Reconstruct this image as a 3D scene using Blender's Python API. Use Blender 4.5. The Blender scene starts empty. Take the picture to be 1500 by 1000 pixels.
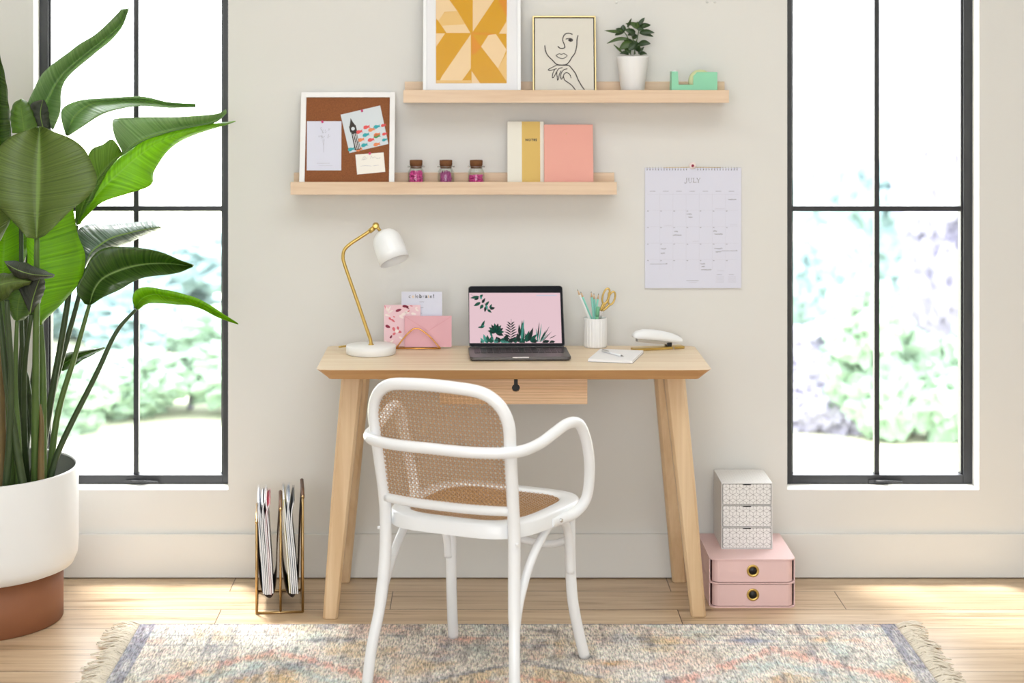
import bpy, bmesh, math, random
import numpy as np
from mathutils import Vector, Matrix
random.seed(7)
PI = math.pi
sc = bpy.context.scene
COL = sc.collection

# ------------------------------------------------------------------ camera geometry (measured from the photograph)
F, CX, CY, CAMY, CAMZ = 2800.0, 700.0, 80.0, -6.0, 1.641
CAM = Vector((0, CAMY, CAMZ))
def W(px, py, y):
    s = F / (y - CAMY)
    return Vector(((px - CX) / s, y, CAMZ - (py - CY) / s))
def on_plane(px, py, p0, n, off=0.0):
    d = Vector(((px - CX) / F, 1, -(py - CY) / F))
    t = (p0 - CAM).dot(n) / d.dot(n)
    return CAM + d * t + n * off

# ------------------------------------------------------------------ materials
def srgb(r, g, b):
    f = lambda c: (c / 255 / 12.92) if c / 255 <= 0.04045 else ((c / 255 + 0.055) / 1.055) ** 2.4
    return (f(r), f(g), f(b), 1)
MATS = {}
def mat(name, col, rough=0.5, metal=0.0, bump=0.0, bscale=80, coat=0.0, spec=0.5, emit=None, var=0.0, vscale=8, sheen=0):
    m = bpy.data.materials.new(name); m.use_nodes = True
    nt = m.node_tree; b = nt.nodes['Principled BSDF']
    b.inputs['Base Color'].default_value = col
    b.inputs['Roughness'].default_value = rough
    b.inputs['Metallic'].default_value = metal
    b.inputs['Coat Weight'].default_value = coat
    b.inputs['Specular IOR Level'].default_value = spec
    if sheen: b.inputs['Sheen Weight'].default_value = sheen
    if emit:
        b.inputs['Emission Color'].default_value = col
        b.inputs['Emission Strength'].default_value = emit
    tc = nt.nodes.new('ShaderNodeTexCoord')
    if var:
        n = nt.nodes.new('ShaderNodeTexNoise'); n.inputs['Scale'].default_value = vscale
        n.inputs['Detail'].default_value = 4
        nt.links.new(tc.outputs['Object'], n.inputs['Vector'])
        r = nt.nodes.new('ShaderNodeMapRange')
        r.inputs['To Min'].default_value = 1 - var; r.inputs['To Max'].default_value = 1 + var
        nt.links.new(n.outputs['Fac'], r.inputs['Value'])
        v = nt.nodes.new('ShaderNodeVectorMath'); v.operation = 'SCALE'
        v.inputs[0].default_value = col[:3]
        nt.links.new(r.outputs['Result'], v.inputs['Scale'])
        nt.links.new(v.outputs['Vector'], b.inputs['Base Color'])
    if bump:
        n = nt.nodes.new('ShaderNodeTexNoise'); n.inputs['Scale'].default_value = bscale
        n.inputs['Detail'].default_value = 3
        nt.links.new(tc.outputs['Object'], n.inputs['Vector'])
        bp = nt.nodes.new('ShaderNodeBump'); bp.inputs['Strength'].default_value = bump
        bp.inputs['Distance'].default_value = 0.002
        nt.links.new(n.outputs['Fac'], bp.inputs['Height'])
        nt.links.new(bp.outputs['Normal'], b.inputs['Normal'])
    MATS[name] = m
    return m

def screen(name, col, e):
    m = mat(name, (.01, .01, .01, 1), 0.5, spec=.1)
    b = m.node_tree.nodes['Principled BSDF']; b.inputs['Emission Color'].default_value = col; b.inputs['Emission Strength'].default_value = e
def wood(name, c1, c2, axis='X', scale=1.0, rough=0.45, rings=0.0, knot=0.0):
    """wood with grain running along an object axis"""
    m = bpy.data.materials.new(name); m.use_nodes = True
    nt = m.node_tree; N = nt.nodes.new; L = nt.links.new
    b = nt.nodes['Principled BSDF']; b.inputs['Roughness'].default_value = rough
    tc = N('ShaderNodeTexCoord')
    mp = N('ShaderNodeMapping')
    sc_ = {'X': (1.2, 26, 26), 'Y': (26, 1.2, 26), 'Z': (26, 26, 1.2)}[axis]
    mp.inputs['Scale'].default_value = [s * scale for s in sc_]
    L(tc.outputs['Object'], mp.inputs['Vector'])
    n = N('ShaderNodeTexNoise'); n.inputs['Scale'].default_value = 1.6; n.inputs['Detail'].default_value = 6
    n.inputs['Roughness'].default_value = 0.62; n.inputs['Distortion'].default_value = 0.4
    L(mp.outputs['Vector'], n.inputs['Vector'])
    cr = N('ShaderNodeValToRGB'); e = cr.color_ramp.elements
    e[0].position = 0.3; e[0].color = c2; e[1].position = 0.68; e[1].color = c1
    L(n.outputs['Fac'], cr.inputs['Fac'])
    out = cr.outputs['Color']
    if rings:
        mp2 = N('ShaderNodeMapping')
        s2 = {'X': (2.0, 1, 16), 'Y': (16, 2, 1), 'Z': (16, 1, 2.0)}[axis]
        mp2.inputs['Scale'].default_value = s2
        mp2.inputs['Location'].default_value = (-0.5, 0, 0.12)
        L(tc.outputs['Object'], mp2.inputs['Vector'])
        w = N('ShaderNodeTexWave'); w.wave_type = 'RINGS'; w.rings_direction = 'SPHERICAL'
        w.inputs['Scale'].default_value = 4.5; w.inputs['Distortion'].default_value = 2.2
        w.inputs['Detail'].default_value = 2; w.inputs['Detail Scale'].default_value = 1.2
        L(mp2.outputs['Vector'], w.inputs['Vector'])
        mx = N('ShaderNodeMix'); mx.data_type = 'RGBA'; mx.blend_type = 'MULTIPLY'
        mr = N('ShaderNodeMapRange'); mr.inputs['From Min'].default_value = 0.55
        mr.inputs['To Min'].default_value = 0; mr.inputs['To Max'].default_value = rings
        L(w.outputs['Fac'], mr.inputs['Value']); L(mr.outputs['Result'], mx.inputs['Factor'])
        L(out, mx.inputs['A']); mx.inputs['B'].default_value = (0.62, 0.46, 0.34, 1)
        out = mx.outputs['Result']
    L(out, b.inputs['Base Color'])
    bp = N('ShaderNodeBump'); bp.inputs['Strength'].default_value = 0.12; bp.inputs['Distance'].default_value = 0.001
    L(n.outputs['Fac'], bp.inputs['Height']); L(bp.outputs['Normal'], b.inputs['Normal'])
    MATS[name] = m
    return m

def glass(name, gl=0.06, gmax=.5, tint=(1, 1, 1, 1), rough=0.0):
    m = bpy.data.materials.new(name); m.use_nodes = True
    nt = m.node_tree; nt.nodes.remove(nt.nodes['Principled BSDF'])
    o = nt.nodes['Material Output']
    t = nt.nodes.new('ShaderNodeBsdfTransparent'); t.inputs['Color'].default_value = tint
    g = nt.nodes.new('ShaderNodeBsdfGlossy'); g.inputs['Roughness'].default_value = rough
    lw = nt.nodes.new('ShaderNodeLayerWeight'); lw.inputs['Blend'].default_value = 0.25
    mr = nt.nodes.new('ShaderNodeMapRange'); mr.inputs['To Min'].default_value = gl; mr.inputs['To Max'].default_value = gmax
    nt.links.new(lw.outputs['Fresnel'], mr.inputs['Value'])
    mx = nt.nodes.new('ShaderNodeMixShader')
    nt.links.new(mr.outputs['Result'], mx.inputs['Fac'])
    nt.links.new(t.outputs[0], mx.inputs[1]); nt.links.new(g.outputs[0], mx.inputs[2])
    nt.links.new(mx.outputs[0], o.inputs['Surface'])
    MATS[name] = m
    return m

def leafmat(name, c1, c2, trans, tcol, rough=0.32, veins=55):
    m = bpy.data.materials.new(name); m.use_nodes = True
    nt = m.node_tree; N = nt.nodes.new; L = nt.links.new
    b = nt.nodes['Principled BSDF']; o = nt.nodes['Material Output']
    b.inputs['Roughness'].default_value = rough; b.inputs['Specular IOR Level'].default_value = 0.6
    uv = N('ShaderNodeUVMap')
    sp = N('ShaderNodeSeparateXYZ'); L(uv.outputs['UV'], sp.inputs[0])
    ab = N('ShaderNodeMath'); ab.operation = 'ABSOLUTE'
    s1 = N('ShaderNodeMath'); s1.operation = 'SUBTRACT'; s1.inputs[1].default_value = 0.5
    L(sp.outputs['Y'], s1.inputs[0]); L(s1.outputs[0], ab.inputs[0])
    # vein coordinate: along the leaf, swept towards the tip with distance from the midrib
    ml = N('ShaderNodeMath'); ml.operation = 'MULTIPLY_ADD'; ml.inputs[1].default_value = -0.12
    L(ab.outputs[0], ml.inputs[0]); L(sp.outputs['X'], ml.inputs[2])
    cb = N('ShaderNodeCombineXYZ'); L(ml.outputs[0], cb.inputs['X'])
    n = N('ShaderNodeTexNoise'); n.noise_dimensions = '1D'; n.inputs['Scale'].default_value = veins
    n.inputs['Detail'].default_value = 3
    L(ml.outputs[0], n.inputs['W'])
    cr = N('ShaderNodeValToRGB'); e = cr.color_ramp.elements
    e[0].position = 0.3; e[0].color = c2; e[1].position = 0.72; e[1].color = c1
    L(n.outputs['Fac'], cr.inputs['Fac'])
    # pale midrib
    mr = N('ShaderNodeMapRange'); mr.inputs['From Min'].default_value = 0.028; mr.inputs['From Max'].default_value = 0.012
    L(ab.outputs[0], mr.inputs['Value'])
    mx = N('ShaderNodeMix'); mx.data_type = 'RGBA'; L(mr.outputs['Result'], mx.inputs['Factor'])
    L(cr.outputs['Color'], mx.inputs['A']); mx.inputs['B'].default_value = srgb(128, 160, 70)
    L(mx.outputs['Result'], b.inputs['Base Color'])
    bp = N('ShaderNodeBump'); bp.inputs['Strength'].default_value = 0.55; bp.inputs['Distance'].default_value = 0.004
    L(n.outputs['Fac'], bp.inputs['Height']); L(bp.outputs['Normal'], b.inputs['Normal'])
    t = N('ShaderNodeBsdfTranslucent')
    mt = N('ShaderNodeMix'); mt.data_type = 'RGBA'; mt.blend_type = 'MULTIPLY'; mt.inputs['Factor'].default_value = 0.5
    mt.inputs['A'].default_value = tcol; L(n.outputs['Fac'], mt.inputs['B'])
    L(mt.outputs['Result'], t.inputs['Color'])
    ms = N('ShaderNodeMixShader'); ms.inputs['Fac'].default_value = trans
    L(b.outputs[0], ms.inputs[1]); L(t.outputs[0], ms.inputs[2]); L(ms.outputs[0], o.inputs['Surface'])
    MATS[name] = m
    return m

mat('wall_paint', srgb(229, 228, 224), 0.75, bump=0.03, bscale=40)
mat('trim_paint', srgb(228, 228, 225), 0.5)
mat('ceiling_paint', srgb(245, 245, 243), 0.8)
mat('frame_black', srgb(46, 47, 50), 0.4)
mat('white_lacquer', srgb(246, 248, 250), 0.33, coat=0.2)
mat('white_matte', srgb(246, 246, 246), 0.5)
mat('pot_white', srgb(243, 243, 242), 0.5)
mat('pot_inside', srgb(150, 155, 150), 0.7)
mat('terracotta', srgb(146, 94, 64), 0.6, var=0.12, vscale=9)
mat('soil', srgb(52, 42, 34), 0.95, bump=1, bscale=60, var=0.5, vscale=60)
mat('brass', srgb(212, 182, 108), 0.3, metal=1.0)
mat('brass_dark', srgb(186, 156, 108), 0.32, metal=1.0)
mat('rose_gold', srgb(230, 175, 100), 0.25, metal=1.0)
mat('gold_frame', srgb(226, 205, 150), 0.35, metal=0.7)
mat('silver', srgb(200, 200, 200), 0.25, metal=1.0)
mat('leather', srgb(98, 66, 44), 0.6, var=0.1)
mat('leather_dark', srgb(70, 54, 42), 0.7)
mat('black', srgb(22, 22, 24), 0.4)
mat('ink', srgb(62, 56, 55), 0.8)
mat('ink_grey', srgb(140, 140, 150), 0.8)
mat('ink_pale', srgb(196, 195, 206), 0.8)
mat('paper', srgb(244, 244, 246), 0.7)
mat('paper_lilac', srgb(224, 226, 242), 0.7)
mat('paper_cream', srgb(248, 244, 236), 0.7)
mat('canvas', srgb(228, 224, 214), 0.85, bump=0.3, bscale=900)
mat('cork', srgb(142, 86, 50), 0.9, var=0.35, vscale=260, bump=0.4, bscale=300)
mat('cork_lid', srgb(120, 78, 46), 0.9, var=0.3, vscale=200)
mat('mustard', srgb(222, 164, 8), 0.75)
mat('peach', srgb(246, 216, 170), 0.75)
mat('sand', srgb(240, 200, 128), 0.75)
mat('orange', srgb(228, 150, 30), 0.75)
mat('book_cream', srgb(242, 240, 228), 0.7)
mat('book_gold', srgb(214, 180, 96), 0.5, metal=0.15)
mat('book_pink', srgb(238, 172, 158), 0.65)
mat('mint', srgb(142, 214, 176), 0.4)
mat('tape', srgb(222, 226, 176), 0.4)
mat('magenta', srgb(232, 70, 160), 0.35, var=0.3, vscale=150)
mat('violet', srgb(190, 76, 150), 0.4, var=0.35, vscale=150)
mat('pin_pink', srgb(215, 50, 120), 0.35)
mat('box_pink', srgb(236, 202, 200), 0.5)
mat('box_gap_shade', srgb(96, 60, 55), 0.8)
mat('hexbox', srgb(244, 243, 241), 0.6)
mat('line_dark', srgb(72, 62, 58), 0.7)
mat('line_pale', srgb(205, 202, 200), 0.7)
mat('space_grey', srgb(98, 96, 96), 0.38, metal=0.6)
mat('bezel', srgb(10, 13, 22), 0.45, spec=.15)
screen('screen_pink', srgb(242, 208, 216), .86)
screen('screen_green', srgb(22, 92, 74), .7)
screen('screen_teal', srgb(80, 165, 150), .8)
screen('screen_dark', srgb(22, 50, 46), .6)
screen('screen_white', srgb(218, 212, 226), .85)
mat('teal', srgb(150, 222, 206), 0.4)
mat('green_marker', srgb(120, 190, 150), 0.3)
mat('pencil_wood', srgb(225, 190, 150), 0.6)
mat('graphite', srgb(60, 50, 45), 0.5)
mat('envelope', srgb(232, 178, 188), 0.65)
mat('envelope_fold', srgb(222, 150, 162), 0.65)
mat('card_pink', srgb(242, 206, 214), 0.6)
mat('maroon', srgb(140, 24, 60), 0.6)
mat('rose', srgb(222, 110, 120), 0.6)
mat('white_petal', srgb(252, 236, 232), 0.6)
mat('coral_fish', srgb(226, 84, 84), 0.6)
mat('orange_fish', srgb(236, 140, 90), 0.6)
mat('teal_fish', srgb(50, 170, 178), 0.6)
mat('green_fish', srgb(60, 160, 90), 0.6)
mat('sky_card', srgb(216, 224, 230), 0.6)
mat('cane_shaded', srgb(150, 104, 62), 0.55, var=0.25, vscale=120)  # darker strand colour imitates the shadowed backs of the weave
mat('cane', srgb(208, 164, 114), 0.5, var=0.25, vscale=120)
mat('mag_white', srgb(235, 235, 238), 0.35)
mat('mag_blue', srgb(190, 205, 225), 0.35)
mat('mag_red', srgb(180, 30, 70), 0.35)
mat('mag_yellow', srgb(232, 214, 60), 0.35)
mat('mag_dark', srgb(60, 60, 66), 0.35)
mat('mag_pages', srgb(240, 240, 240), 0.6, var=0.1, vscale=300)
mat('small_leaf', srgb(42, 66, 32), 0.35, var=0.2, vscale=30)
mat('small_leaf_light', srgb(66, 92, 38), 0.4)
mat('stem_green', srgb(84, 110, 52), 0.4, var=0.25, vscale=14)
mat('stem_dark', srgb(56, 74, 40), 0.45, var=0.25, vscale=14)
mat('stem_brown', srgb(110, 92, 52), 0.6, var=0.3, vscale=14)
mat('fringe', srgb(236, 226, 208), 0.85, sheen=0.3, var=0.15, vscale=30)
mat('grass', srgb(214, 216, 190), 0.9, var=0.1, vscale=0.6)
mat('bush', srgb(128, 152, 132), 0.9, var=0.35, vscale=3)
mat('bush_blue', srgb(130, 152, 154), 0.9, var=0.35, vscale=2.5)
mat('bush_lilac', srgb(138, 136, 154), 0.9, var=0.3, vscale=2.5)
wood('birch_x', srgb(237, 212, 184), srgb(218, 186, 154), 'X')
wood('desk_edge_shaded', srgb(206, 160, 108), srgb(180, 132, 82), 'X', 0.9)  # deeper tone puts the shade of the downward bevel into the colour
wood('birch_leg', srgb(232, 204, 166), srgb(212, 178, 136), 'Z', 0.7)
wood('desk_top', srgb(242, 224, 196), srgb(224, 198, 164), 'X', 0.9, 0.38)
wood('drawer_wood', srgb(236, 204, 168), srgb(216, 176, 136), 'X', 0.9, 0.45, rings=0.9)
glass('window_glass', 0.012, .25)
glass('jar_glass', 0.02, .25, (0.97, 0.99, 0.98, 1))
glass('clear_plastic', 0.1)
leafmat('leaf_mid', srgb(112, 146, 70), srgb(80, 116, 48), 0.4, srgb(180, 215, 40))
leafmat('leaf_pale', srgb(140, 168, 118), srgb(108, 142, 88), 0.3, srgb(170, 215, 100), 0.3)  # bloom wash and surface sheen put into the paler leaf colour
leafmat('leaf_sheen', srgb(120, 138, 126), srgb(64, 84, 66), 0.12, srgb(120, 170, 60), 0.2, 40)
leafmat('leaf_dark', srgb(72, 96, 40), srgb(44, 66, 26), 0.25, srgb(140, 190, 20), 0.22)
leafmat('leaf_olive', srgb(112, 134, 60), srgb(84, 106, 44), 0.22, srgb(140, 180, 40), 0.36, 70)
leafmat('leaf_lime', srgb(120, 166, 40), srgb(92, 140, 30), 0.55, srgb(190, 235, 20), 0.4)
leafmat('leaf_dry', srgb(58, 66, 48), srgb(36, 42, 32), 0.1, srgb(90, 110, 50), 0.5)

# floor boards
def floor_mat():
    m = bpy.data.materials.new('oak_boards'); m.use_nodes = True
    nt = m.node_tree; N = nt.nodes.new; L = nt.links.new
    b = nt.nodes['Principled BSDF']
    tc = N('ShaderNodeTexCoord')
    br = N('ShaderNodeTexBrick'); br.offset = 0.37; br.offset_frequency = 2
    br.inputs['Scale'].default_value = 1.0; br.inputs['Brick Width'].default_value = 1.35
    br.inputs['Row Height'].default_value = 0.19; br.inputs['Mortar Size'].default_value = 0.0016
    br.inputs['Mortar Smooth'].default_value = 0.3
    br.inputs['Color1'].default_value = (0.2, 0.2, 0.2, 1); br.inputs['Color2'].default_value = (0.8, 0.8, 0.8, 1)
    mp0 = N('ShaderNodeMapping'); mp0.inputs['Location'].default_value = (0.26, 0.155, 0)
    L(tc.outputs['Object'], mp0.inputs['Vector']); L(mp0.outputs['Vector'], br.inputs['Vector'])
    mp = N('ShaderNodeMapping'); mp.inputs['Scale'].default_value = (1.3, 22, 1)
    L(tc.outputs['Object'], mp.inputs['Vector'])
    ad = N('ShaderNodeVectorMath'); ad.operation = 'ADD'
    sl = N('ShaderNodeVectorMath'); sl.operation = 'SCALE'; sl.inputs['Scale'].default_value = 9.0
    L(br.outputs['Color'], sl.inputs[0]); L(mp.outputs['Vector'], ad.inputs[0]); L(sl.outputs['Vector'], ad.inputs[1])
    n = N('ShaderNodeTexNoise'); n.inputs['Scale'].default_value = 1.4; n.inputs['Detail'].default_value = 7
    n.inputs['Roughness'].default_value = 0.65; n.inputs['Distortion'].default_value = 0.6
    L(ad.outputs['Vector'], n.inputs['Vector'])
    cr = N('ShaderNodeValToRGB'); e = cr.color_ramp.elements
    e[0].position = 0.27; e[0].color = srgb(140, 110, 80); e[1].position = 0.66; e[1].color = srgb(218, 195, 164)
    k = cr.color_ramp.elements.new(0.44); k.color = srgb(198, 170, 136)
    L(n.outputs['Fac'], cr.inputs['Fac'])
    # knots
    v = N('ShaderNodeTexVoronoi'); v.inputs['Scale'].default_value = 1.0
    mp2 = N('ShaderNodeMapping'); mp2.inputs['Scale'].default_value = (1.6, 6.5, 1)
    L(tc.outputs['Object'], mp2.inputs['Vector']); L(mp2.outputs['Vector'], v.inputs['Vector'])
    kr = N('ShaderNodeMapRange'); kr.inputs['From Min'].default_value = 0.015; kr.inputs['From Max'].default_value = 0.07
    kr.inputs['To Min'].default_value = 0.75; kr.inputs['To Max'].default_value = 0
    L(v.outputs['Distance'], kr.inputs['Value'])
    mx = N('ShaderNodeMix'); mx.data_type = 'RGBA'; mx.blend_type = 'MULTIPLY'
    L(kr.outputs['Result'], mx.inputs['Factor']); L(cr.outputs['Color'], mx.inputs['A'])
    mx.inputs['B'].default_value = srgb(110, 80, 60)
    # board tone
    mr = N('ShaderNodeMapRange'); mr.inputs['To Min'].default_value = 0.86; mr.inputs['To Max'].default_value = 1.1
    L(br.outputs['Color'], mr.inputs['Value'])
    sc2 = N('ShaderNodeVectorMath'); sc2.operation = 'SCALE'
    L(mx.outputs['Result'], sc2.inputs[0]); L(mr.outputs['Result'], sc2.inputs['Scale'])
    mm = N('ShaderNodeMix'); mm.data_type = 'RGBA'; L(br.outputs['Fac'], mm.inputs['Factor'])
    L(sc2.outputs['Vector'], mm.inputs['A']); mm.inputs['B'].default_value = srgb(92, 68, 50)
    L(mm.outputs['Result'], b.inputs['Base Color'])
    b.inputs['Roughness'].default_value = 0.36
    bp = N('ShaderNodeBump'); bp.inputs['Strength'].default_value = 0.25; bp.inputs['Distance'].default_value = 0.002
    iv = N('ShaderNodeMath'); iv.operation = 'SUBTRACT'; L(n.outputs['Fac'], iv.inputs[0]); L(br.outputs['Fac'], iv.inputs[1])
    L(iv.outputs[0], bp.inputs['Height']); L(bp.outputs['Normal'], b.inputs['Normal'])
    MATS['oak_boards'] = m
floor_mat()

def rug_mat():
    m = bpy.data.materials.new('rug_wool'); m.use_nodes = True
    nt = m.node_tree; N = nt.nodes.new; L = nt.links.new
    b = nt.nodes['Principled BSDF']; b.inputs['Roughness'].default_value = 0.95
    b.inputs['Specular IOR Level'].default_value = 0.1; b.inputs['Sheen Weight'].default_value = 0.2
    a = N('ShaderNodeAttribute'); a.attribute_name = 'Col'
    tc = N('ShaderNodeTexCoord')
    mp = N('ShaderNodeMapping'); mp.inputs['Scale'].default_value = (1.0, 0.15, 1)
    L(tc.outputs['Object'], mp.inputs['Vector'])
    n = N('ShaderNodeTexNoise'); n.inputs['Scale'].default_value = 230; n.inputs['Detail'].default_value = 2
    L(mp.outputs['Vector'], n.inputs['Vector'])
    mr = N('ShaderNodeMapRange'); mr.inputs['From Min'].default_value = 0.3; mr.inputs['From Max'].default_value = 0.62
    mr.inputs['To Min'].default_value = 0.40; mr.inputs['To Max'].default_value = 1.22
    L(n.outputs['Fac'], mr.inputs['Value'])
    s = N('ShaderNodeVectorMath'); s.operation = 'SCALE'
    L(a.outputs['Color'], s.inputs[0]); L(mr.outputs['Result'], s.inputs['Scale'])
    L(s.outputs['Vector'], b.inputs['Base Color'])
    bp = N('ShaderNodeBump'); bp.inputs['Strength'].default_value = 0.3; bp.inputs['Distance'].default_value = 0.003
    L(n.outputs['Fac'], bp.inputs['Height']); L(bp.outputs['Normal'], b.inputs['Normal'])
    MATS['rug_wool'] = m
rug_mat()

# ------------------------------------------------------------------ things, parts
MW = {}
def tag(o, label, cat, group=None, kind=None):
    if label: o['label'] = label
    if cat: o['category'] = cat
    if group: o['group'] = group
    if kind: o['kind'] = kind
    return o
def thing(name, label, cat, loc=(0, 0, 0), rotz=0, group=None, kind=None):
    o = bpy.data.objects.new(name, None); COL.objects.link(o)
    o.empty_display_size = 0.05
    o.location = loc; o.rotation_euler = (0, 0, rotz)
    MW[o.name] = Matrix.Translation(Vector(loc)) @ Matrix.Rotation(rotz, 4, 'Z')
    return tag(o, label, cat, group, kind)

def catmull(pts, n=8, closed=False):
    P = [Vector(p) for p in pts]
    if len(P) < 3 and not closed:
        return [P[0].lerp(P[-1], i / n) for i in range(n + 1)]
    out = []; m = len(P)
    rng = range(m) if closed else range(m - 1)
    for i in rng:
        p1, p2 = P[i], P[(i + 1) % m]
        p0 = P[i - 1] if (closed or i > 0) else p1 * 2 - p2
        p3 = P[(i + 2) % m] if (closed or i + 2 < m) else p2 * 2 - p1
        for k in range(n):
            t = k / n
            out.append(0.5 * ((2 * p1) + (p2 - p0) * t + (2 * p0 - 5 * p1 + 4 * p2 - p3) * t * t + (3 * p1 - p0 - 3 * p2 + p3) * t ** 3))
    if not closed: out.append(P[-1].copy())
    return out
def resample(pts, n):
    P = [Vector(p) for p in pts]
    d = [0]
    for a, b in zip(P, P[1:]): d.append(d[-1] + (b - a).length)
    out = []; j = 0
    for i in range(n):
        t = d[-1] * i / (n - 1)
        while j < len(P) - 2 and d[j + 1] < t: j += 1
        seg = d[j + 1] - d[j]
        out.append(P[j].lerp(P[j + 1], min(1, max(0, (t - d[j]) / seg if seg > 1e-9 else 0))))
    return out

class MB:
    def __init__(s): s.v = []; s.f = []; s.m = []; s.sm = []; s.uv = {}
    def face(s, idx, m=0, smooth=False): s.f.append(tuple(idx)); s.m.append(m); s.sm.append(smooth)
    def quadstrip(s, rings, m=0, smooth=True, closed=True):
        """rings: list of equal-length lists of points"""
        b = len(s.v); k = len(rings[0])
        for r in rings: s.v.extend(Vector(p) for p in r)
        for i in range(len(rings) - 1):
            for j in range(k if closed else k - 1):
                j2 = (j + 1) % k
                s.face((b + i * k + j, b + i * k + j2, b + (i + 1) * k + j2, b + (i + 1) * k + j), m, smooth)
        return b, k
    def cap(s, b, k, row, m=0, flip=False):
        idx = [b + row * k + j for j in range(k)]
        s.face(idx if flip else idx[::-1], m, False)
    def box(s, x0, x1, y0, y1, z0, z1, m=0, T=None):
        P = [Vector((x, y, z)) for z in (z0, z1) for x, y in ((x0, y0), (x1, y0), (x1, y1), (x0, y1))]
        if T is not None: P = [T @ p for p in P]
        b = len(s.v); s.v.extend(P)
        for q in ((3, 2, 1, 0), (4, 5, 6, 7), (0, 1, 5, 4), (1, 2, 6, 5), (2, 3, 7, 6), (3, 0, 4, 7)):
            s.face([b + i for i in q], m)
        return s
    def hexa(s, P, m=0):
        """8 points: bottom loop of 4 (ccw from above), then top loop of 4"""
        b = len(s.v); s.v.extend(Vector(p) for p in P)
        for q in ((3, 2, 1, 0), (4, 5, 6, 7), (0, 1, 5, 4), (1, 2, 6, 5), (2, 3, 7, 6), (3, 0, 4, 7)):
            s.face([b + i for i in q], m)
        return s
    def loft(s, loops, m=0, smooth=False, mc=None):
        b, k = s.quadstrip(loops, m, smooth)
        s.cap(b, k, 0, m if mc is None else mc); s.cap(b, k, len(loops) - 1, m if mc is None else mc, True)
        return s
    def tube(s, pts, r, n=12, seg=8, m=0, smoothpath=True, closed=False, flat=1.0, caps=True):
        P = catmull(pts, seg, closed) if smoothpath else [Vector(p) for p in pts]
        N = len(P)
        R = r if callable(r) else (lambda t: r)
        t0 = (P[1] - P[0]).normalized()
        up = Vector((0, 0, 1)) if abs(t0.z) < 0.9 else Vector((0, 1, 0))
        nrm = (up - t0 * up.dot(t0)).normalized()
        rings = []
        for i, p in enumerate(P):
            if closed: t = (P[(i + 1) % N] - P[i - 1]).normalized()
            else: t = (P[min(i + 1, N - 1)] - P[max(i - 1, 0)]).normalized()
            nrm = (nrm - t * nrm.dot(t)).normalized(); bi = t.cross(nrm)
            rr = R(i / max(1, N - 1))
            rings.append([p + nrm * (rr * math.cos(2 * PI * j / n)) + bi * (rr * flat * math.sin(2 * PI * j / n)) for j in range(n)])
        if closed: rings.append(rings[0])
        b, k = s.quadstrip(rings, m)
        if not closed and caps: s.cap(b, k, 0, m); s.cap(b, k, len(rings) - 1, m, True)
        return s
    def lathe(s, prof, c=(0, 0, 0), n=40, m=0, T=None, smooth=True, rib=None, caps='both'):
        rings = []
        for r, z in prof:
            ring = []
            for j in range(n):
                a = 2 * PI * j / n
                rr = r * (1 + (rib(a) if rib else 0))
                p = Vector((rr * math.cos(a), rr * math.sin(a), z))
                p = T @ p if T is not None else p + Vector(c)
                ring.append(p)
            rings.append(ring)
        b, k = s.quadstrip(rings, m, smooth)
        if prof[0][0] > 1e-5 and caps in ('both', 'start'): s.cap(b, k, 0, m)
        if prof[-1][0] > 1e-5 and caps in ('both', 'end'): s.cap(b, k, len(rings) - 1, m, True)
        return s
    def ball(s, c, r, n=10, m=0, sq=(1, 1, 1)):
        prof = [(max(1e-6, math.sin(PI * i / n)) * r, -math.cos(PI * i / n) * r) for i in range(n + 1)]
        T = Matrix.Translation(Vector(c)) @ Matrix.Diagonal((*sq, 1))
        return s.lathe(prof, n=n * 2, m=m, T=T)
    def poly(s, pts, m=0):
        b = len(s.v); s.v.extend(Vector(p) for p in pts); s.face(range(b, b + len(pts)), m)
        return s
    def ribbon(s, pts, w, n, m=0, seg=6, smoothpath=True, taper=False):
        """flat stroke lying on the plane with normal n"""
        P = catmull(pts, seg) if smoothpath and len(pts) > 2 else [Vector(p) for p in pts]
        rings = []
        for i, p in enumerate(P):
            t = (P[min(i + 1, len(P) - 1)] - P[max(i - 1, 0)]).normalized()
            sd = t.cross(n).normalized()
            ww = w / 2
            if taper: ww *= math.sin(PI * (0.08 + 0.84 * i / (len(P) - 1)))
            rings.append([p - sd * ww, p + sd * ww])
        s.quadstrip(rings, m, False, closed=False)
        return s
    def build(s, name, mats, parent=None, world=False, bev=0, smooth=None, solid=0, label=None, kind=None, sub=0, weld=False, bevseg=2):
        if isinstance(mats, str): mats = [mats]
        V = s.v
        if world and parent is not None:
            M = MW[parent.name].inverted(); V = [M @ p for p in V]
        me = bpy.data.meshes.new(name)
        me.from_pydata([tuple(p) for p in V], [], s.f)
        for mn in mats: me.materials.append(MATS[mn])
        me.polygons.foreach_set('material_index', s.m)
        me.polygons.foreach_set('use_smooth', [bool(x) if smooth is None else smooth for x in s.sm])
        if s.uv:
            ul = me.uv_layers.new(name='UVMap')
            for lp in me.loops: ul.data[lp.index].uv = s.uv.get(lp.vertex_index, (0, 0))
        me.validate(); me.update()
        o = bpy.data.objects.new(name, me); COL.objects.link(o)
        if parent is not None:
            o.parent = parent
        MW[o.name] = MW[parent.name].copy() if parent is not None else Matrix.Identity(4)
        if solid:
            q = o.modifiers.new('thick', 'SOLIDIFY'); q.thickness = solid; q.offset = 0
        if bev:
            q = o.modifiers.new('bevel', 'BEVEL'); q.width = bev; q.segments = bevseg; q.limit_method = 'ANGLE'; q.angle_limit = math.radians(35)
        if sub:
            q = o.modifiers.new('sub', 'SUBSURF'); q.levels = sub; q.render_levels = sub
        if label: o['label'] = label
        if kind: o['kind'] = kind
        return o
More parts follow.
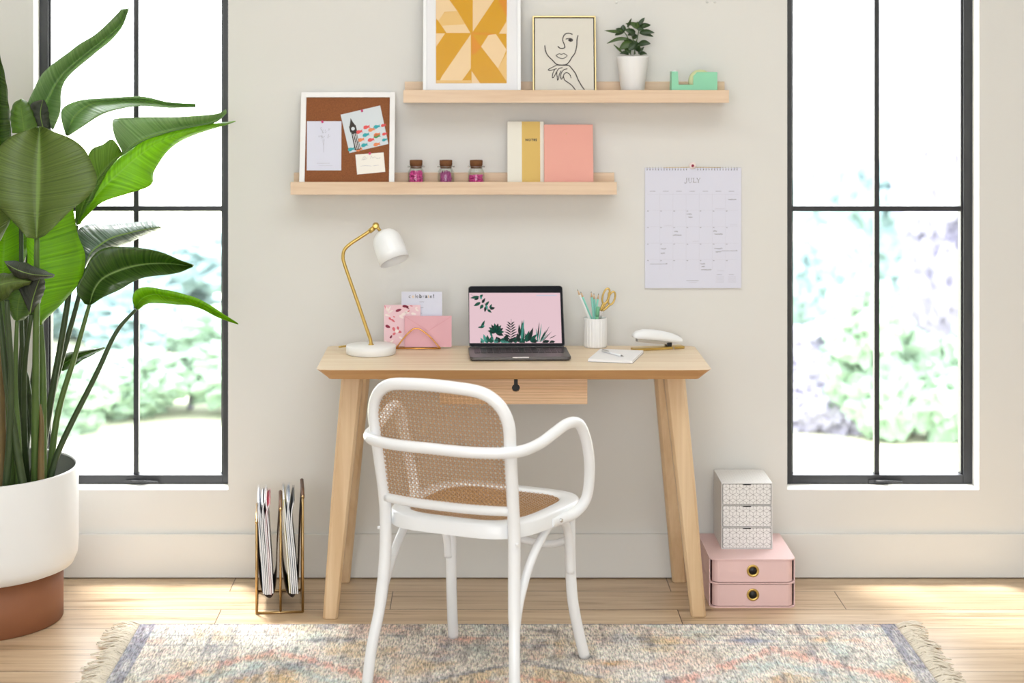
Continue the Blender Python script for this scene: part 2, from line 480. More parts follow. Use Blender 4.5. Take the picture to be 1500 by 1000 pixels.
def whole(o, root_loc, label, cat, group=None):
    """make a single-mesh thing whose origin sits at root_loc"""
    d = Vector(root_loc)
    for v in o.data.vertices: v.co -= d
    o.location = d
    return tag(o, label, cat, group)

def text_pts(string, size, bold=0.0, spacing=1.0):
    cu = bpy.data.curves.new('t', 'FONT'); cu.body = string; cu.size = size; cu.resolution_u = 3
    cu.offset = bold; cu.space_character = spacing; cu.align_x = 'CENTER'
    o = bpy.data.objects.new('t', cu); COL.objects.link(o)
    dg = bpy.context.evaluated_depsgraph_get()
    me = bpy.data.meshes.new_from_object(o.evaluated_get(dg))
    vs = [v.co.copy() for v in me.vertices]; fs = [tuple(p.vertices) for p in me.polygons]
    bpy.data.objects.remove(o); bpy.data.curves.remove(cu); bpy.data.meshes.remove(me)
    return vs, fs
def add_text(mb, string, size, origin, ux, uy, m=0, bold=0.0, spacing=1.0):
    vs, fs = text_pts(string, size, bold, spacing)
    b = len(mb.v)
    for v in vs: mb.v.append(Vector(origin) + Vector(ux) * v.x + Vector(uy) * v.y)
    for f in fs: mb.face([b + i for i in f], m)
def struct(o): o['kind'] = 'structure'; return o

# ------------------------------------------------------------------ the room
RX0, RX1, RY0, CEIL = -3.1, 3.5, -7.6, 2.95
W1 = (-1.395, -0.784); W2 = (0.971, 1.573); SILL, HEAD, WT = 0.276, 2.62, 0.22
mb = MB()
for x0, x1 in ((RX0, W1[0]), (W1[1], W2[0]), (W2[1], RX1)): mb.box(x0, x1, 0, WT, 0, CEIL)
for a, b in (W1, W2):
    mb.box(a, b, 0, WT, 0, SILL); mb.box(a, b, 0, WT, HEAD, CEIL)
struct(mb.build('wall_back', 'wall_paint'))
struct(MB().box(RX0 - .15, RX0, RY0, WT, 0, CEIL).build('wall_left', 'wall_paint'))
struct(MB().box(RX1, RX1 + .15, RY0, WT, 0, CEIL).build('wall_right', 'wall_paint'))
struct(MB().box(RX0, RX1, RY0 - .15, RY0, 0, CEIL).build('wall_front', 'wall_paint'))
struct(MB().box(RX0 - .15, RX1 + .15, RY0 - .15, WT, CEIL, CEIL + .12).build('ceiling', 'ceiling_paint'))
struct(MB().box(RX0 - .15, RX1 + .15, RY0 - .15, WT, -.1, 0).build('floor', 'oak_boards'))
mb = MB().box(RX0, RX1, -.014, -.0005, 0.004, .1395)
struct(mb.build('baseboard_back', 'trim_paint', bev=.0015))

def window(name, x0, x1):
    w = thing(name, None, None, ((x0 + x1) / 2, .08, SILL), kind='structure')
    f = MB(); t = .028; y0, y1 = .08, .135
    f.box(x0, x0 + t, y0, y1, SILL, HEAD); f.box(x1 - t, x1, y0, y1, SILL, HEAD)
    f.box(x0 + t, x1 - t, y0, y1, SILL, SILL + t); f.box(x0 + t, x1 - t, y0, y1, HEAD - t, HEAD)
    # inner sash lip
    f.box(x0 + t, x0 + t + .006, y0 + .012, y1 - .005, SILL + t, HEAD - t); f.box(x1 - t - .006, x1 - t, y0 + .012, y1 - .005, SILL + t, HEAD - t)
    f.build('window_frame', 'frame_black', w, True, bev=.0015)
    xm = (x0 + x1) / 2
    MB().box(xm - .008, xm + .008, y0 + .012, y0 + .036, SILL + t, HEAD - t).build('muntin', 'frame_black', w, True)
    for z in (1.150, 2.0):
        MB().box(x0 + t, x1 - t, y0 + .013, y0 + .035, z - .008, z + .008).build('muntin', 'frame_black', w, True)
    MB().box(x0 + t, x1 - t, y0 + .038, y0 + .042, SILL + t, HEAD - t).build('pane', 'window_glass', w, True)
    h = MB(); h.box(xm - .03, xm + .03, y0 - .008, y0, SILL + .004, SILL + .014)
    h.tube([(xm - .01, y0 - .01, SILL + .01), (xm + .03, y0 - .022, SILL + .012), (xm + .075, y0 - .014, SILL + .008)], .004, 8)
    h.build('latch', 'frame_black', w, True)
window('window_1', *W1); window('window_2', *W2)

# small marks left on the wall
for px, py in ((903, 4), (1036, 3), (1047, 3)):
    c = W(px, py, -.002)
    mb = MB().lathe([(.0035, 0), (.004, .001), (.001, .002)], n=12, T=Matrix.Translation((c.x, 0.0, c.z)) @ Matrix.Rotation(PI / 2, 4, 'X'))
    o = mb.build('wall_anchor', 'trim_paint')
    whole(o, (c.x, 0, c.z), {903: 'tiny pale wall anchor above the potted plant', 1036: 'tiny pale wall anchor above the tape dispenser, the left of two',
                             1047: 'tiny pale wall anchor above the tape dispenser, the right of two'}[px], 'wall anchor', 'filled anchors high on the wall')

# ------------------------------------------------------------------ outdoors
GZ = -0.62
o = MB().box(-40, 40, WT, 70, GZ - .3, GZ).build('ground', 'grass'); struct(o)
def noise_blob(mb, c, r, seed, m=0, rough=.34, sub=4):
    bm = bmesh.new(); bmesh.ops.create_icosphere(bm, subdivisions=sub, radius=1)
    from mathutils import noise as nz
    b = len(mb.v); off = Vector((seed * 3.7, seed * 1.3, seed * 2.1))
    for v in bm.verts:
        d = v.co.normalized()
        k = 1 + .28 * nz.noise(d * 1.7 + off) + rough * nz.noise(d * 6 + off) + rough * .8 * nz.noise(d * 15 + off)
        mb.v.append(Vector(c) + Vector((d.x * r[0], d.y * r[1], d.z * r[2])) * k)
    for f in bm.faces: mb.face([b + v.index for v in f.verts], m, False)
    bm.free()
def bush(px, base_z, dist, w, h, matn, label, seed, trunk=False, cat='bush'):
    x = (px - CX) * dist / F; y = dist + CAMY
    t = thing('tree' if trunk else 'bush', label, cat, (x, y, GZ))
    mb = MB()
    rng = random.Random(seed)
    base = .05 if trunk else 0
    for i in range(9):
        ox, oy, oz = rng.uniform(-.6, .6) * w, rng.uniform(-.3, .3) * w, rng.uniform(.12, .8) * h
        noise_blob(mb, (ox, oy, base + oz), (w * .34, w * .34, h * .27), seed * 10 + i)
    mb.build('crown', matn, t)
    MB().tube([(0, 0, -.02), (.03, 0, .3), (0, .02, base + .4 * h)], .04 if trunk else .02, 8).build('trunk', 'bush_lilac', t)
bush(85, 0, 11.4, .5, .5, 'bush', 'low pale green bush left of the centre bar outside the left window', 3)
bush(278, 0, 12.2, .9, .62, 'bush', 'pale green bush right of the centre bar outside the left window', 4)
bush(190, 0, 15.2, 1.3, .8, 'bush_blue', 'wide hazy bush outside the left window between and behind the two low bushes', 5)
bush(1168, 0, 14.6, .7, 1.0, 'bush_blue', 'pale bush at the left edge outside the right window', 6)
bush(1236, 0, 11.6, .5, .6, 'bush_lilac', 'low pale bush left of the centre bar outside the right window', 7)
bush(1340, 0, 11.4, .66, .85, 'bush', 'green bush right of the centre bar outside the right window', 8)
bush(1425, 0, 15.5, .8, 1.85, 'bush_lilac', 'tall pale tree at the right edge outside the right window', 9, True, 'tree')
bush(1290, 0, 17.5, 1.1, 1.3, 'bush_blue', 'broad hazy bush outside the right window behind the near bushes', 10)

# ------------------------------------------------------------------ picture ledges
def ledge(x0, x1, ztop, zbot, zrail, label):
    t = thing('picture_ledge', label, 'shelf', ((x0 + x1) / 2, 0, zbot), group='wooden picture ledges')
    MB().box(x0, x1, -.114, -.0005, zbot, zbot + .012).build('shelf_board', 'birch_x', t, True, bev=.0008)
    MB().box(x0, x1, -.018, -.0005, zbot + .0122, zrail).build('back_rail', 'birch_x', t, True, bev=.0008)
    MB().box(x0, x1, -.126, -.1142, zbot, ztop).build('front_lip', 'birch_x', t, True, bev=.0008)
UB, LB = 1.493 + .0125, 1.211 + .0125    # board tops
ledge(-.229, .772, 1.532, 1.493, 1.5566, 'upper pale wood picture ledge holding two framed pictures and a plant')
ledge(-.576, .427, 1.2495, 1.211, 1.2715, 'lower pale wood picture ledge holding a cork board, jars and notebooks')

def lean(px0, px1, zb, pytop, yb, yt):
    """leaning upright rectangle: returns origin(bottom-left), unit right, unit up, normal(to viewer), width, height"""
    zt = W(0, pytop, yt).z
    a = W((px0 + px1) / 2, 200, yb)
    s = F / (yb - CAMY)
    x0, x1 = (px0 - CX) / s, (px1 - CX) / s
    up = Vector((0, yt - yb, zt - zb)); h = up.length; up.normalize()
    rt = Vector((1, 0, 0)); n = rt.cross(up) * 1.0
    if n.y > 0: n = -n
    return Vector((x0, yb, zb)), rt, up, n, x1 - x0, h
def slab(mb, o, rt, up, n, u0, u1, v0, v1, d0, d1, m=0):
    P = []
    for v in (v0, v1):
        for u, d in ((u0, d1), (u1, d1), (u1, d0), (u0, d0)):
            P.append(o + rt * u + up * v + n * d)
    mb.hexa(P, m)

# --- geometric print
O, rt, up, n, w, h = lean(619.5, 763, UB + .0006, -72, -.082, -.03)
t = thing('framed_print', 'large white framed mustard and peach geometric print on the upper ledge', 'picture', O + rt * (w / 2))
mb = MB(); fw = .011
slab(mb, O, rt, up, n, 0, fw, 0, h, -.014, .004); slab(mb, O, rt, up, n, w - fw, w, 0, h, -.014, .004)
slab(mb, O, rt, up, n, fw, w - fw, 0, fw, -.014, .004); slab(mb, O, rt, up, n, fw, w - fw, h - fw, h, -.014, .004)
mb.build('frame', 'white_lacquer', t, True, bev=.001)
mb = MB(); slab(mb, O, rt, up, n, fw, w - fw, fw, h - fw, -.012, -.002); mb.build('mat_board', 'paper', t, True)
def Q(cx, cy, off=.0): # crop pixels of the print
    return on_plane(580 + cx / 3.447, cy / 3.447, O, n, off)
mb = MB()
top = -200
mb.poly([Q(202, 420, -.0014), Q(559, 420, -.0014), Q(559, top, -.0014), Q(202, top, -.0014)], 0)
def P2(pts, m, k=0): mb.poly([Q(x, y, -.0012 + k * .0001) for x, y in pts], m)
P2([(203, 95), (203, -60), (225, -90), (270, 0), (310, 55), (245, 60), (215, 105)], 1)
P2([(310, 55), (376, 166), (255, 166), (213, 105), (245, 62)], 2, 1)
P2([(376, 166), (255, 166), (232, 130), (350, 122)], 1, 2)
P2([(388, 160), (388, -150), (495, 0)], 1)
P2([(560, 105), (560, 170), (520, 170)], 1)
P2([(203, 168), (248, 168), (203, 235)], 1)
P2([(378, 172), (378, 345), (325, 418), (215, 418), (232, 385)], 1)
P2([(382, 358), (425, 420), (382, 420)], 1)
P2([(430, 235), (470, 172), (505, 172), (558, 250), (545, 285), (515, 345)], 1)
P2([(558, 268), (558, 410), (515, 345)], 3 - 1, 1)
P2([(382, 172), (382, 275), (400, 272), (432, 235)], 3)
P2([(515, 0), (500, -90), (560, -90), (560, 85)], 3)
P2([(382, 162), (470, 168), (505, 172), (470, 176), (382, 172)], 3, 2)
P2([(204, 418), (204, 405), (380, 405), (380, 418)], 2, 2)
mb.build('print', ['mustard', 'peach', 'sand', 'orange'], t, True)
mb = MB(); slab(mb, O, rt, up, n, fw, w - fw, fw, h - fw, .0000, .0008); mb.build('glazing', 'window_glass', t, True)

# --- line drawing
O, rt, up, n, w, h = lean(780.5, 873.5, UB + .0006, 23.5, -.066, -.028)
t = thing('framed_drawing', 'gold framed black line drawing of a face on the upper ledge', 'picture', O + rt * (w / 2))
mb = MB(); fw = .0042
slab(mb, O, rt, up, n, 0, fw, 0, h, -.02, .004); slab(mb, O, rt, up, n, w - fw, w, 0, h, -.02, .004)
slab(mb, O, rt, up, n, fw, w - fw, 0, fw, -.02, .004); slab(mb, O, rt, up, n, fw, w - fw, h - fw, h, -.02, .004)
mb.build('frame', 'gold_frame', t, True, bev=.0005)
mb = MB(); slab(mb, O, rt, up, n, fw, w - fw, fw, h - fw, -.0195, -.014); mb.build('frame_back', 'black', t, True)
mb = MB(); slab(mb, O, rt, up, n, fw + .0032, w - fw - .0032, fw + .002, h - fw - .0032, -.0139, .001)
def Q(cx, cy, off=.0018): return on_plane(770 + cx / 7.69, 10 + cy / 7.69, O, n, off)
def stroke(pts, wd=.0021, m=1): mb.ribbon([Q(*p) for p in pts], wd * 1.45, n, m, taper=False)
stroke([(215, 435), (222, 490), (250, 550), (300, 600), (345, 645), (400, 657), (455, 650), (490, 620), (520, 570), (555, 520), (575, 440), (578, 370), (590, 322)])
stroke([(528, 312), (490, 298), (450, 305), (425, 335), (418, 380), (435, 425), (440, 455), (425, 468), (405, 470), (390, 468), (375, 458), (363, 445)])
stroke([(338, 550), (370, 532), (385, 530), (400, 536), (425, 528), (448, 535), (466, 555), (440, 575), (410, 583), (370, 572), (345, 552)], .0015)
stroke([(450, 365), (480, 358), (510, 358), (530, 375), (510, 390), (490, 385)], .0018)
mb.poly([Q(485 + 22 * math.cos(a) + 15, 375 + 14 * math.sin(a)) for a in [i * PI / 6 for i in range(12)]], 1)
stroke([(345, 655), (420, 657), (480, 660), (510, 685), (560, 750), (590, 820), (630, 890), (662, 935)])
stroke([(345, 660), (300, 682), (255, 708), (275, 718), (320, 706), (350, 695)], .0017)
stroke([(325, 708), (305, 755), (300, 795), (315, 793), (335, 760), (345, 735)], .0017)
stroke([(415, 685), (370, 700), (350, 740), (355, 790), (360, 828), (372, 800), (380, 760), (400, 720)], .0017)
stroke([(470, 697), (430, 710), (400, 750), (395, 790), (400, 815), (412, 805), (425, 780)], .0017)
stroke([(425, 780), (435, 755), (460, 742), (490, 755), (505, 780), (512, 803)], .0017)
stroke([(425, 785), (440, 825), (480, 855), (520, 885), (560, 937)], .0019)
mb.build('canvas', ['canvas', 'ink'], t, True)

# --- cork board
O, rt, up, n, w, h = lean(438, 577.5, LB + .0006, 135, -.1, -.026)
CO = (O, rt, up, n)
t = thing('cork_board', 'white framed cork pin board leaning at left end of the lower ledge', 'pin board', O + rt * (w / 2))
mb = MB(); fw = .0165
slab(mb, O, rt, up, n, 0, fw, 0, h, -.014, .003); slab(mb, O, rt, up, n, w - fw, w, 0, h, -.014, .003)
slab(mb, O, rt, up, n, fw, w - fw, 0, fw, -.014, .003); slab(mb, O, rt, up, n, fw, w - fw, h - fw, h, -.014, .003)
mb.build('frame', 'white_matte', t, True, bev=.001)
mb = MB(); slab(mb, O, rt, up, n, fw, w - fw, fw, h - fw, -.012, -.003); mb.build('cork_panel', 'cork', t, True)
def Q(cx, cy, off=.0): return on_plane(420 + cx / 5.555, 120 + cy / 5.555, O, n, off)
def sheet(name, corners, label, cat, matn, draw=None, mats=(), off=-.0026, group=None):
    mb = MB(); f = [Q(x, y, off + .0006) for x, y in corners]; bk = [Q(x, y, off) for x, y in corners]
    mb.hexa([bk[0], bk[1], bk[2], bk[3], f[0], f[1], f[2], f[3]], 0)
    if draw: draw(mb, off + .001)
    o = mb.build(name, [matn, *mats])
    c = sum(f, Vector()) / 4
    return whole(o, c, label, cat, group)
def dr1(mb, k):
    rng = random.Random(2)
    for i in range(16):
        x, y = 295 + rng.uniform(-50, 50), 410 + rng.uniform(-40, 50)
        mb.ribbon([Q(x, y, k), Q(x + rng.uniform(-12, 12), y - rng.uniform(4, 14), k), Q(x + rng.uniform(-18, 18), y - rng.uniform(8, 20), k)], .0006, n, 1, 4)
    for x in (288, 300, 306): mb.ribbon([Q(x, 460, k), Q(300, 520, k), Q(301, 575, k)], .0004, n, 1, 4)
    mb.ribbon([Q(245, 661, k), Q(350, 661, k)], .0012, n, 2); mb.ribbon([Q(262, 680, k), Q(372, 680, k)], .0008, n, 2)
sheet('note_card', [(162, 718), (443, 718), (445, 318), (164, 318)], 'tall white card with faint sketch pinned left on the cork board', 'card', 'paper_lilac', dr1, ['ink_grey', 'ink_pale'], group='cards pinned to the cork board')
def dr2(mb, k):
    e1 = Vector((.974, -.0, .0)); ang = math.atan2(190 - 265, 760 - 438)
    rng = random.Random(5)
    ca, sa = math.cos(ang), math.sin(ang)
    def R(u, v): # card frame: u along width 0..1 , v down 0..1
        x0, y0 = 438, 265; wx, wy = 760 - 438, 190 - 265; hx, hy = 510 - 438, 577 - 265
        return Q(x0 + wx * u + hx * v, y0 + wy * u + hy * v, k)
    # clock tower
    mb.poly([R(.145, .97), R(.295, .97), R(.285, .5), R(.155, .5)], 1)
    mb.poly([R(.135, .5), R(.305, .5), R(.305, .34), R(.135, .34)], 1)
    mb.poly([R(.15, .34), R(.29, .34), R(.25, .24), R(.22, .14), R(.19, .24)], 1)
    kk = k + .0003
    cx, cy = .22, .42
    P = []
    for i in range(12):
        a = i * PI / 6; P.append(R(cx + .045 * math.cos(a), cy + .045 * math.sin(a)) + n * .0003)
    mb.poly(P[::-1], 0)
    for j in range(3):
        u = .18 + j * .04
        mb.poly([R(u, .95) + n * .0003, R(u + .014, .95) + n * .0003, R(u + .014, .55) + n * .0003, R(u, .55) + n * .0003], 6)
    cols = [2, 3, 4, 2, 3, 4, 2, 5, 3, 2, 4, 2, 4, 3, 3]
    spots = [(590, 405, 2), (650, 367, 2), (733, 363, 4), (788, 352, 2), (690, 388, 3), (645, 430, 4), (735, 428, 3), (798, 422, 2), (605, 470, 3), (686, 470, 2), (735, 440, 5), (797, 470, 4), (633, 513, 4), (733, 507, 3), (525, 547, 4), (590, 548, 3)]
    for x, y, m in spots:
        s = 30 if x < 780 else 24
        if x + s > 822: x = 822 - s
        pts = [(-s, 2), (-s * .7, -s * .42), (-s * .2, -s * .55), (s * .45, -s * .3), (s * .95, -s * .45), (s * .75, 0), (s, s * .35), (s * .45, s * .22), (-s * .2, s * .5), (-s * .7, s * .4)]
        mb.poly([Q(x + a * ca - b_ * sa, y + a * sa + b_ * ca, k) for a, b_ in pts], m)
sheet('picture_card', [(510, 577), (827, 503), (760, 190), (438, 265)], 'tilted picture card with clock tower and bright shapes pinned on the cork board', 'card', 'sky_card', dr2, ['ink', 'coral_fish', 'orange_fish', 'teal_fish', 'green_fish', 'paper'], group='cards pinned to the cork board')
def dr3(mb, k):
    for pts in ([(610, 640), (625, 610), (640, 612), (622, 632), (645, 625), (655, 612)], [(680, 622), (690, 605), (700, 620), (715, 608), (735, 622), (765, 615)]):
        mb.ribbon([Q(x, y, k) for x, y in pts], .0006, n, 1, 4)
    mb.ribbon([Q(600, 685, k), Q(640, 680, k), Q(690, 684, k)], .0009, n, 2); mb.ribbon([Q(700, 682, k), Q(750, 676, k)], .0009, n, 2)
sheet('note_card', [(573, 752), (802, 730), (788, 572), (558, 590)], 'small handwritten cream note pinned at lower right of the cork board', 'card', 'paper_cream', dr3, ['ink_grey', 'ink_pale'], off=-.0024, group='cards pinned to the cork board')
for x, y, lb in ((291, 325, 'pink push pin holding the tall white card'), (613, 236, 'pink push pin holding the clock tower card'), (676, 582, 'pink push pin holding the small cream note')):
    c = Q(x, y, -.0015)
    T = Matrix.Translation(c) @ n.to_track_quat('Z', 'Y').to_matrix().to_4x4()
    mb = MB().lathe([(.0016, 0), (.0035, .0004), (.0022, .002), (.0024, .0045), (.0036, .0062), (.0033, .0072)], n=16, T=T)
    whole(mb.build('push_pin', 'pin_pink'), c, lb, 'push pin', 'push pins on the cork board')

# --- jars
def jar(px, label, contents, lvl, kind):
    c = W(px, 266, -.07); x = c.x; J = Matrix.Diagonal((1, 1, 1.36, 1))
    t = thing('glass_jar', label, 'jar', (x, -.07, LB + .0006), group='small corked glass jars')
    mb = MB().lathe([(.0215, 0), (.025, .003), (.0262, .012), (.0262, .033), (.0245, .041), (.0200, .0465), (.0198, .049), (.0222, .0502), (.0222, .0525), (.0190, .053),
                     (.0185, .0475), (.0230, .041), (.0249, .033), (.0249, .012), (.0235, .0045), (.001, .004)], n=36, T=J)
    mb.build('glass_body', 'jar_glass', t)
    MB().lathe([(.0170, .0475), (.0180, .0535), (.0196, .0542), (.0200, .0655), (.0190, .0662)], n=28, T=J).build('cork_lid', 'cork_lid', t)
    mb = MB(); mb.tube([(.0235 * math.cos(a), .0235 * math.sin(a), .0698) for a in [i * PI / 8 for i in range(16)]], .0009, 6, 3, closed=True)
    mb.ball((.0245, 0, .0698), .0026, 5); mb.ball((-.0245, 0, .0698), .0026, 5)
    mb.build('wire_ring', 'silver', t)
    mb = MB(); rng = random.Random(px)
    for i in range(300):
        z = .0095 + rng.random() * lvl; rr = (.0205 if z < .048 else .0175) * math.sqrt(rng.random()); a = rng.random() * 2 * PI
        if kind == 'bead': mb.ball((rr * math.cos(a), rr * math.sin(a), z), .0036, 4)
        elif kind == 'clip':
            d = Vector((rng.uniform(-.3, .3), rng.uniform(-.3, .3), 1)).normalized() * .008
            p = Vector((rr * .85 * math.cos(a), rr * .85 * math.sin(a), z * .8 + .006)); mb.tube([p - d, p, p + d], .0013, 5, 2)
        else:
            mb.ball((rr * math.cos(a), rr * math.sin(a), z), .0042, 4, sq=(1, 1, .55))
    mb.build('filling', contents, t, kind='stuff')
jar(609.5, 'left corked glass jar, filled with round pink beads', 'magenta', .046, 'bead')
jar(653.2, 'middle corked glass jar, filled with slim dark purple sticks', 'violet', .046, 'clip')
jar(697.6, 'right corked glass jar, only half full of pink confetti, next to the notebooks', 'magenta', .034, 'chip')

# --- notebooks
O, rt, up, n, w, h = lean(743.5, 797, LB + .0006, 178, -.064, -.032)
t = thing('notebook', 'cream notebook with gold stripe reading NOTES on the lower ledge', 'notebook', O + rt * (w / 2), group='notebooks on the lower ledge')
mb = MB()
slab(mb, O, rt, up, n, 0, w, 0, h, -.001, .0015, 0); slab(mb, O, rt, up, n, 0, w, 0, h, -.0135, -.0115, 0); slab(mb, O, rt, up, n, 0, .002, 0, h, -.0115, -.001, 0)
k = .0019
a0, a1 = (764.6 - 743.5) / 53.5 * w, (791.5 - 743.5) / 53.5 * w
slab(mb, O, rt, up, n, a0, a1, 0.0002, h - .0002, .0015, .0018, 1)
mb.build('cover', ['book_cream', 'book_gold'], t, True)
mb = MB(); slab(mb, O, rt, up, n, .0025, w - .002, .002, h - .002, -.0113, -.0012); mb.build('pages', 'paper', t, True)
mb = MB(); c = on_plane(778, 206.5, O, n, .0022); add_text(mb, 'NOTES', .0098, c, rt, up, 0, .0005, 1.25); mb.build('lettering', 'black', t, True)
O, rt, up, n, w, h = lean(797.5, 869.5, LB + .0006, 182.5, -.086, -.045)
t = thing('notebook', 'plain salmon pink notebook at right end of the lower ledge', 'notebook', O + rt * (w / 2), group='notebooks on the lower ledge')
mb = MB()
slab(mb, O, rt, up, n, 0, w, 0, h, -.001, .0015, 0); slab(mb, O, rt, up, n, 0, w, 0, h, -.0155, -.0135, 0); slab(mb, O, rt, up, n, 0, .002, 0, h, -.0135, -.001, 0)
mb.build('cover', 'book_pink', t, True, bev=.0006)
mb = MB(); slab(mb, O, rt, up, n, .0025, w - .002, .002, h - .002, -.0133, -.0012); mb.build('pages', 'paper', t, True)
mb = MB(); c = on_plane(829.5, 196, O, n, .0018); mb.poly([c + rt * .0012 * math.cos(i * PI / 4) + up * .0012 * math.sin(i * PI / 4) for i in range(8)])
mb.build('emblem', 'brass', t, True)

# --- little plant on the upper ledge
c = W(926.5, 131, -.066)
t = thing('potted_plant', 'small dark green leafy plant in white pot on the upper ledge', 'potted plant', (c.x, -.066, UB + .0006))
sP = F / (6 - .066)
r1, r0, hp = 23.6 / sP, 15.5 / sP, CAMZ - (82.5 - CY) / sP - UB
prof = [(r0, 0), (r0 + .001, .001), (r1 - .001, hp * .97), (r1, hp), (r1 - .003, hp), (r1 - .0035, hp - .006), (.001, hp - .0062)]
MB().lathe(prof, n=48).build('pot', 'white_matte', t)
MB().lathe([(r1 - .0045, hp - .008), (r1 - .0038, hp - .003), (.02, hp - .001), (.0005, hp + .001)], n=32).build('soil', 'soil', t)
def small_leaf(mb, b, tip, wd, droop=.0, m=0):
    b = Vector(b); tip = Vector(tip); mid = b.lerp(tip, .5) + Vector((0, 0, droop))
    P = resample(catmull([b, mid, tip], 8), 9); d = (tip - b).normalized()
    side = d.cross(Vector((0, -1, .35))).normalized(); nn = side.cross(d)
    rings = []
    for i, p in enumerate(P):
        ww = wd * math.sin(PI * min(1, (.06 + .94 * i / 8)) ** .8) ** .8 if i < 8 else 0.0002
        rings.append([p - side * ww + nn * ww * .25, p, p + side * ww + nn * ww * .25])
    mb.quadstrip(rings, m, True, closed=False)
def sp(px, py, dy=0): # local point from picture pixels
    return W(px, py, -.066 + dy) - Vector((c.x, -.066, UB + .0006))
X6 = lambda cx, cy, dy=0: sp(860 + cx / 6.25, cy / 6.25, dy)
mb = MB()
for pts in ([(430, 500), (445, 420), (465, 320), (480, 250)], [(400, 500), (385, 420), (370, 340), (330, 280)], [(440, 495), (430, 400), (410, 330), (380, 250)], [(470, 495), (500, 460), (520, 430)], [(320, 490), (300, 460), (245, 410)]):
    mb.tube([X6(x, y, .004 * i) for i, (x, y) in enumerate(pts)], .0016, 6, 4)
mb.build('stems', 'small_leaf_light', t)
LV = [((330, 285), (160, 280), .0055, -.002), ((330, 290), (330, 225), .009, 0), ((335, 290), (255, 322), .0085, .003), ((330, 285), (262, 262), .007, 0),
      ((380, 355), (180, 398), .006, .006), ((370, 250), (407, 165), .004, 0), ((470, 230), (528, 160), .0065, 0), ((480, 250), (583, 228), .0085, .002),
      ((475, 250), (392, 212), .010, 0), ((470, 250), (440, 205), .009, .002), ((480, 300), (618, 300), .0085, .003), ((490, 305), (608, 335), .0065, .002),
      ((480, 240), (350, 218), .007, .003), ((440, 300), (345, 270), .0095, 0), ((440, 310), (370, 322), .008, .003), ((470, 405), (583, 400), .010, .003),
      ((420, 400), (290, 455), .0125, .006), ((420, 390), (330, 360), .008, 0), ((440, 400), (380, 460), .012, 0), ((440, 430), (430, 370), .012, 0),
      ((320, 480), (243, 408), .0035, 0), ((470, 485), (520, 430), .0055, 0), ((480, 498), (550, 495), .0055, .004), ((380, 495), (300, 490), .006, .004),
      ((400, 480), (340, 445), .008, 0), ((460, 470), (480, 410), .008, 0), ((450, 250), (520, 270), .009, 0), ((460, 330), (410, 345), .008, 0), ((465, 260), (462, 195), .005, 0)]
for i, (b_, tp, wd, dr) in enumerate(LV):
    mb = MB(); dy = ((i * 7) % 5 - 2) * .008
    small_leaf(mb, X6(*b_, dy * .2), X6(*tp, dy), wd, dr)
    mb.build('leaf', 'small_leaf' if i % 4 else 'small_leaf_light', t, solid=.0008)

# --- tape dispenser
c = W(1016, 131, -.085)
t = thing('tape_dispenser', 'mint green tape dispenser at right end of the upper ledge', 'tape dispenser', (c.x, -.085, UB + .0006))
s_ = F / (6 - .085); lx = lambda px: (px - 1016) / s_; lz = lambda py: CAMZ - (py - CY) / s_ - UB - .0006
zt, zn, zf = lz(105.5), lz(126), lz(104.5)
prof = [(lx(982), 0), (lx(1049.5), 0), (lx(1049.5), zt), (lx(1020), zt), (lx(1014.5), zt - .012), (lx(1014.5), lz(124)), (lx(993), lz(124)), (lx(992), zf), (lx(983), zf)]
mb = MB(); y0, y1 = -.022, .03
# side cheeks and floor so the roll shows between them
def ext(pts, a, b_, m=0):
    k = len(mb.v)
    mb.v.extend(Vector((x, a, z)) for x, z in pts); mb.v.extend(Vector((x, b_, z)) for x, z in pts); N_ = len(pts)
    mb.face(range(k, k + N_), m); mb.face([k + N_ + i for i in range(N_)][::-1], m)
    for i in range(N_): j = (i + 1) % N_; mb.face((k + i, k + N_ + i, k + N_ + j, k + j), m)
ext(prof, y0, y0 + .005); ext(prof, y1 - .005, y1)
mb.box(lx(983), lx(1049), y0 + .005, y1 - .005, 0, .006); mb.box(lx(983), lx(992), y0 + .005, y1 - .005, .006, zf); mb.box(lx(1046), lx(1049.4), y0 + .005, y1 - .005, .006, zt)
mb.build('dispenser_body', 'mint', t, bev=.0006)
Ty = Matrix.Translation((lx(1026), .004, .0525)) @ Matrix.Rotation(PI / 2, 4, 'X')
MB().lathe([(.0125, -.0095), (.036, -.0095), (.036, .0095), (.0125, .0095), (.0125, -.0095)], n=40, T=Ty, caps='').build('tape_roll', 'tape', t)
MB().box(lx(985), lx(990), y0 + .006, y1 - .006, zf, zf + .0012).build('cutter', 'silver', t)
MB().lathe([(.001, -.014), (.0122, -.014), (.0122, .014), (.001, .014)], n=24, T=Ty).build('hub', 'clear_plastic', t)

# ------------------------------------------------------------------ wall calendar
s_ = F / 5.99; X = lambda px: (px - CX) / s_; Z = lambda py: CAMZ - (py - CY) / s_
t = thing('wall_calendar', 'white spiral bound wall calendar for JULY hung on the wall', 'calendar', (X(1015.5), 0, Z(422)))
mb = MB(); mb.box(X(945), X(1086), -.0075, -.001, Z(422), Z(246)); mb.build('pages', 'paper_lilac', t, True)
mb = MB(); n = Vector((0, -1, 0)); kk = -.0079
def Q(cx, cy): px, py = 920 + cx / 4.545, 220 + cy / 4.545; return Vector((X(px), kk, Z(py)))
def ln(a, b_, wd, m): mb.ribbon([Q(*a), Q(*b_)], wd, n, m, smoothpath=False)
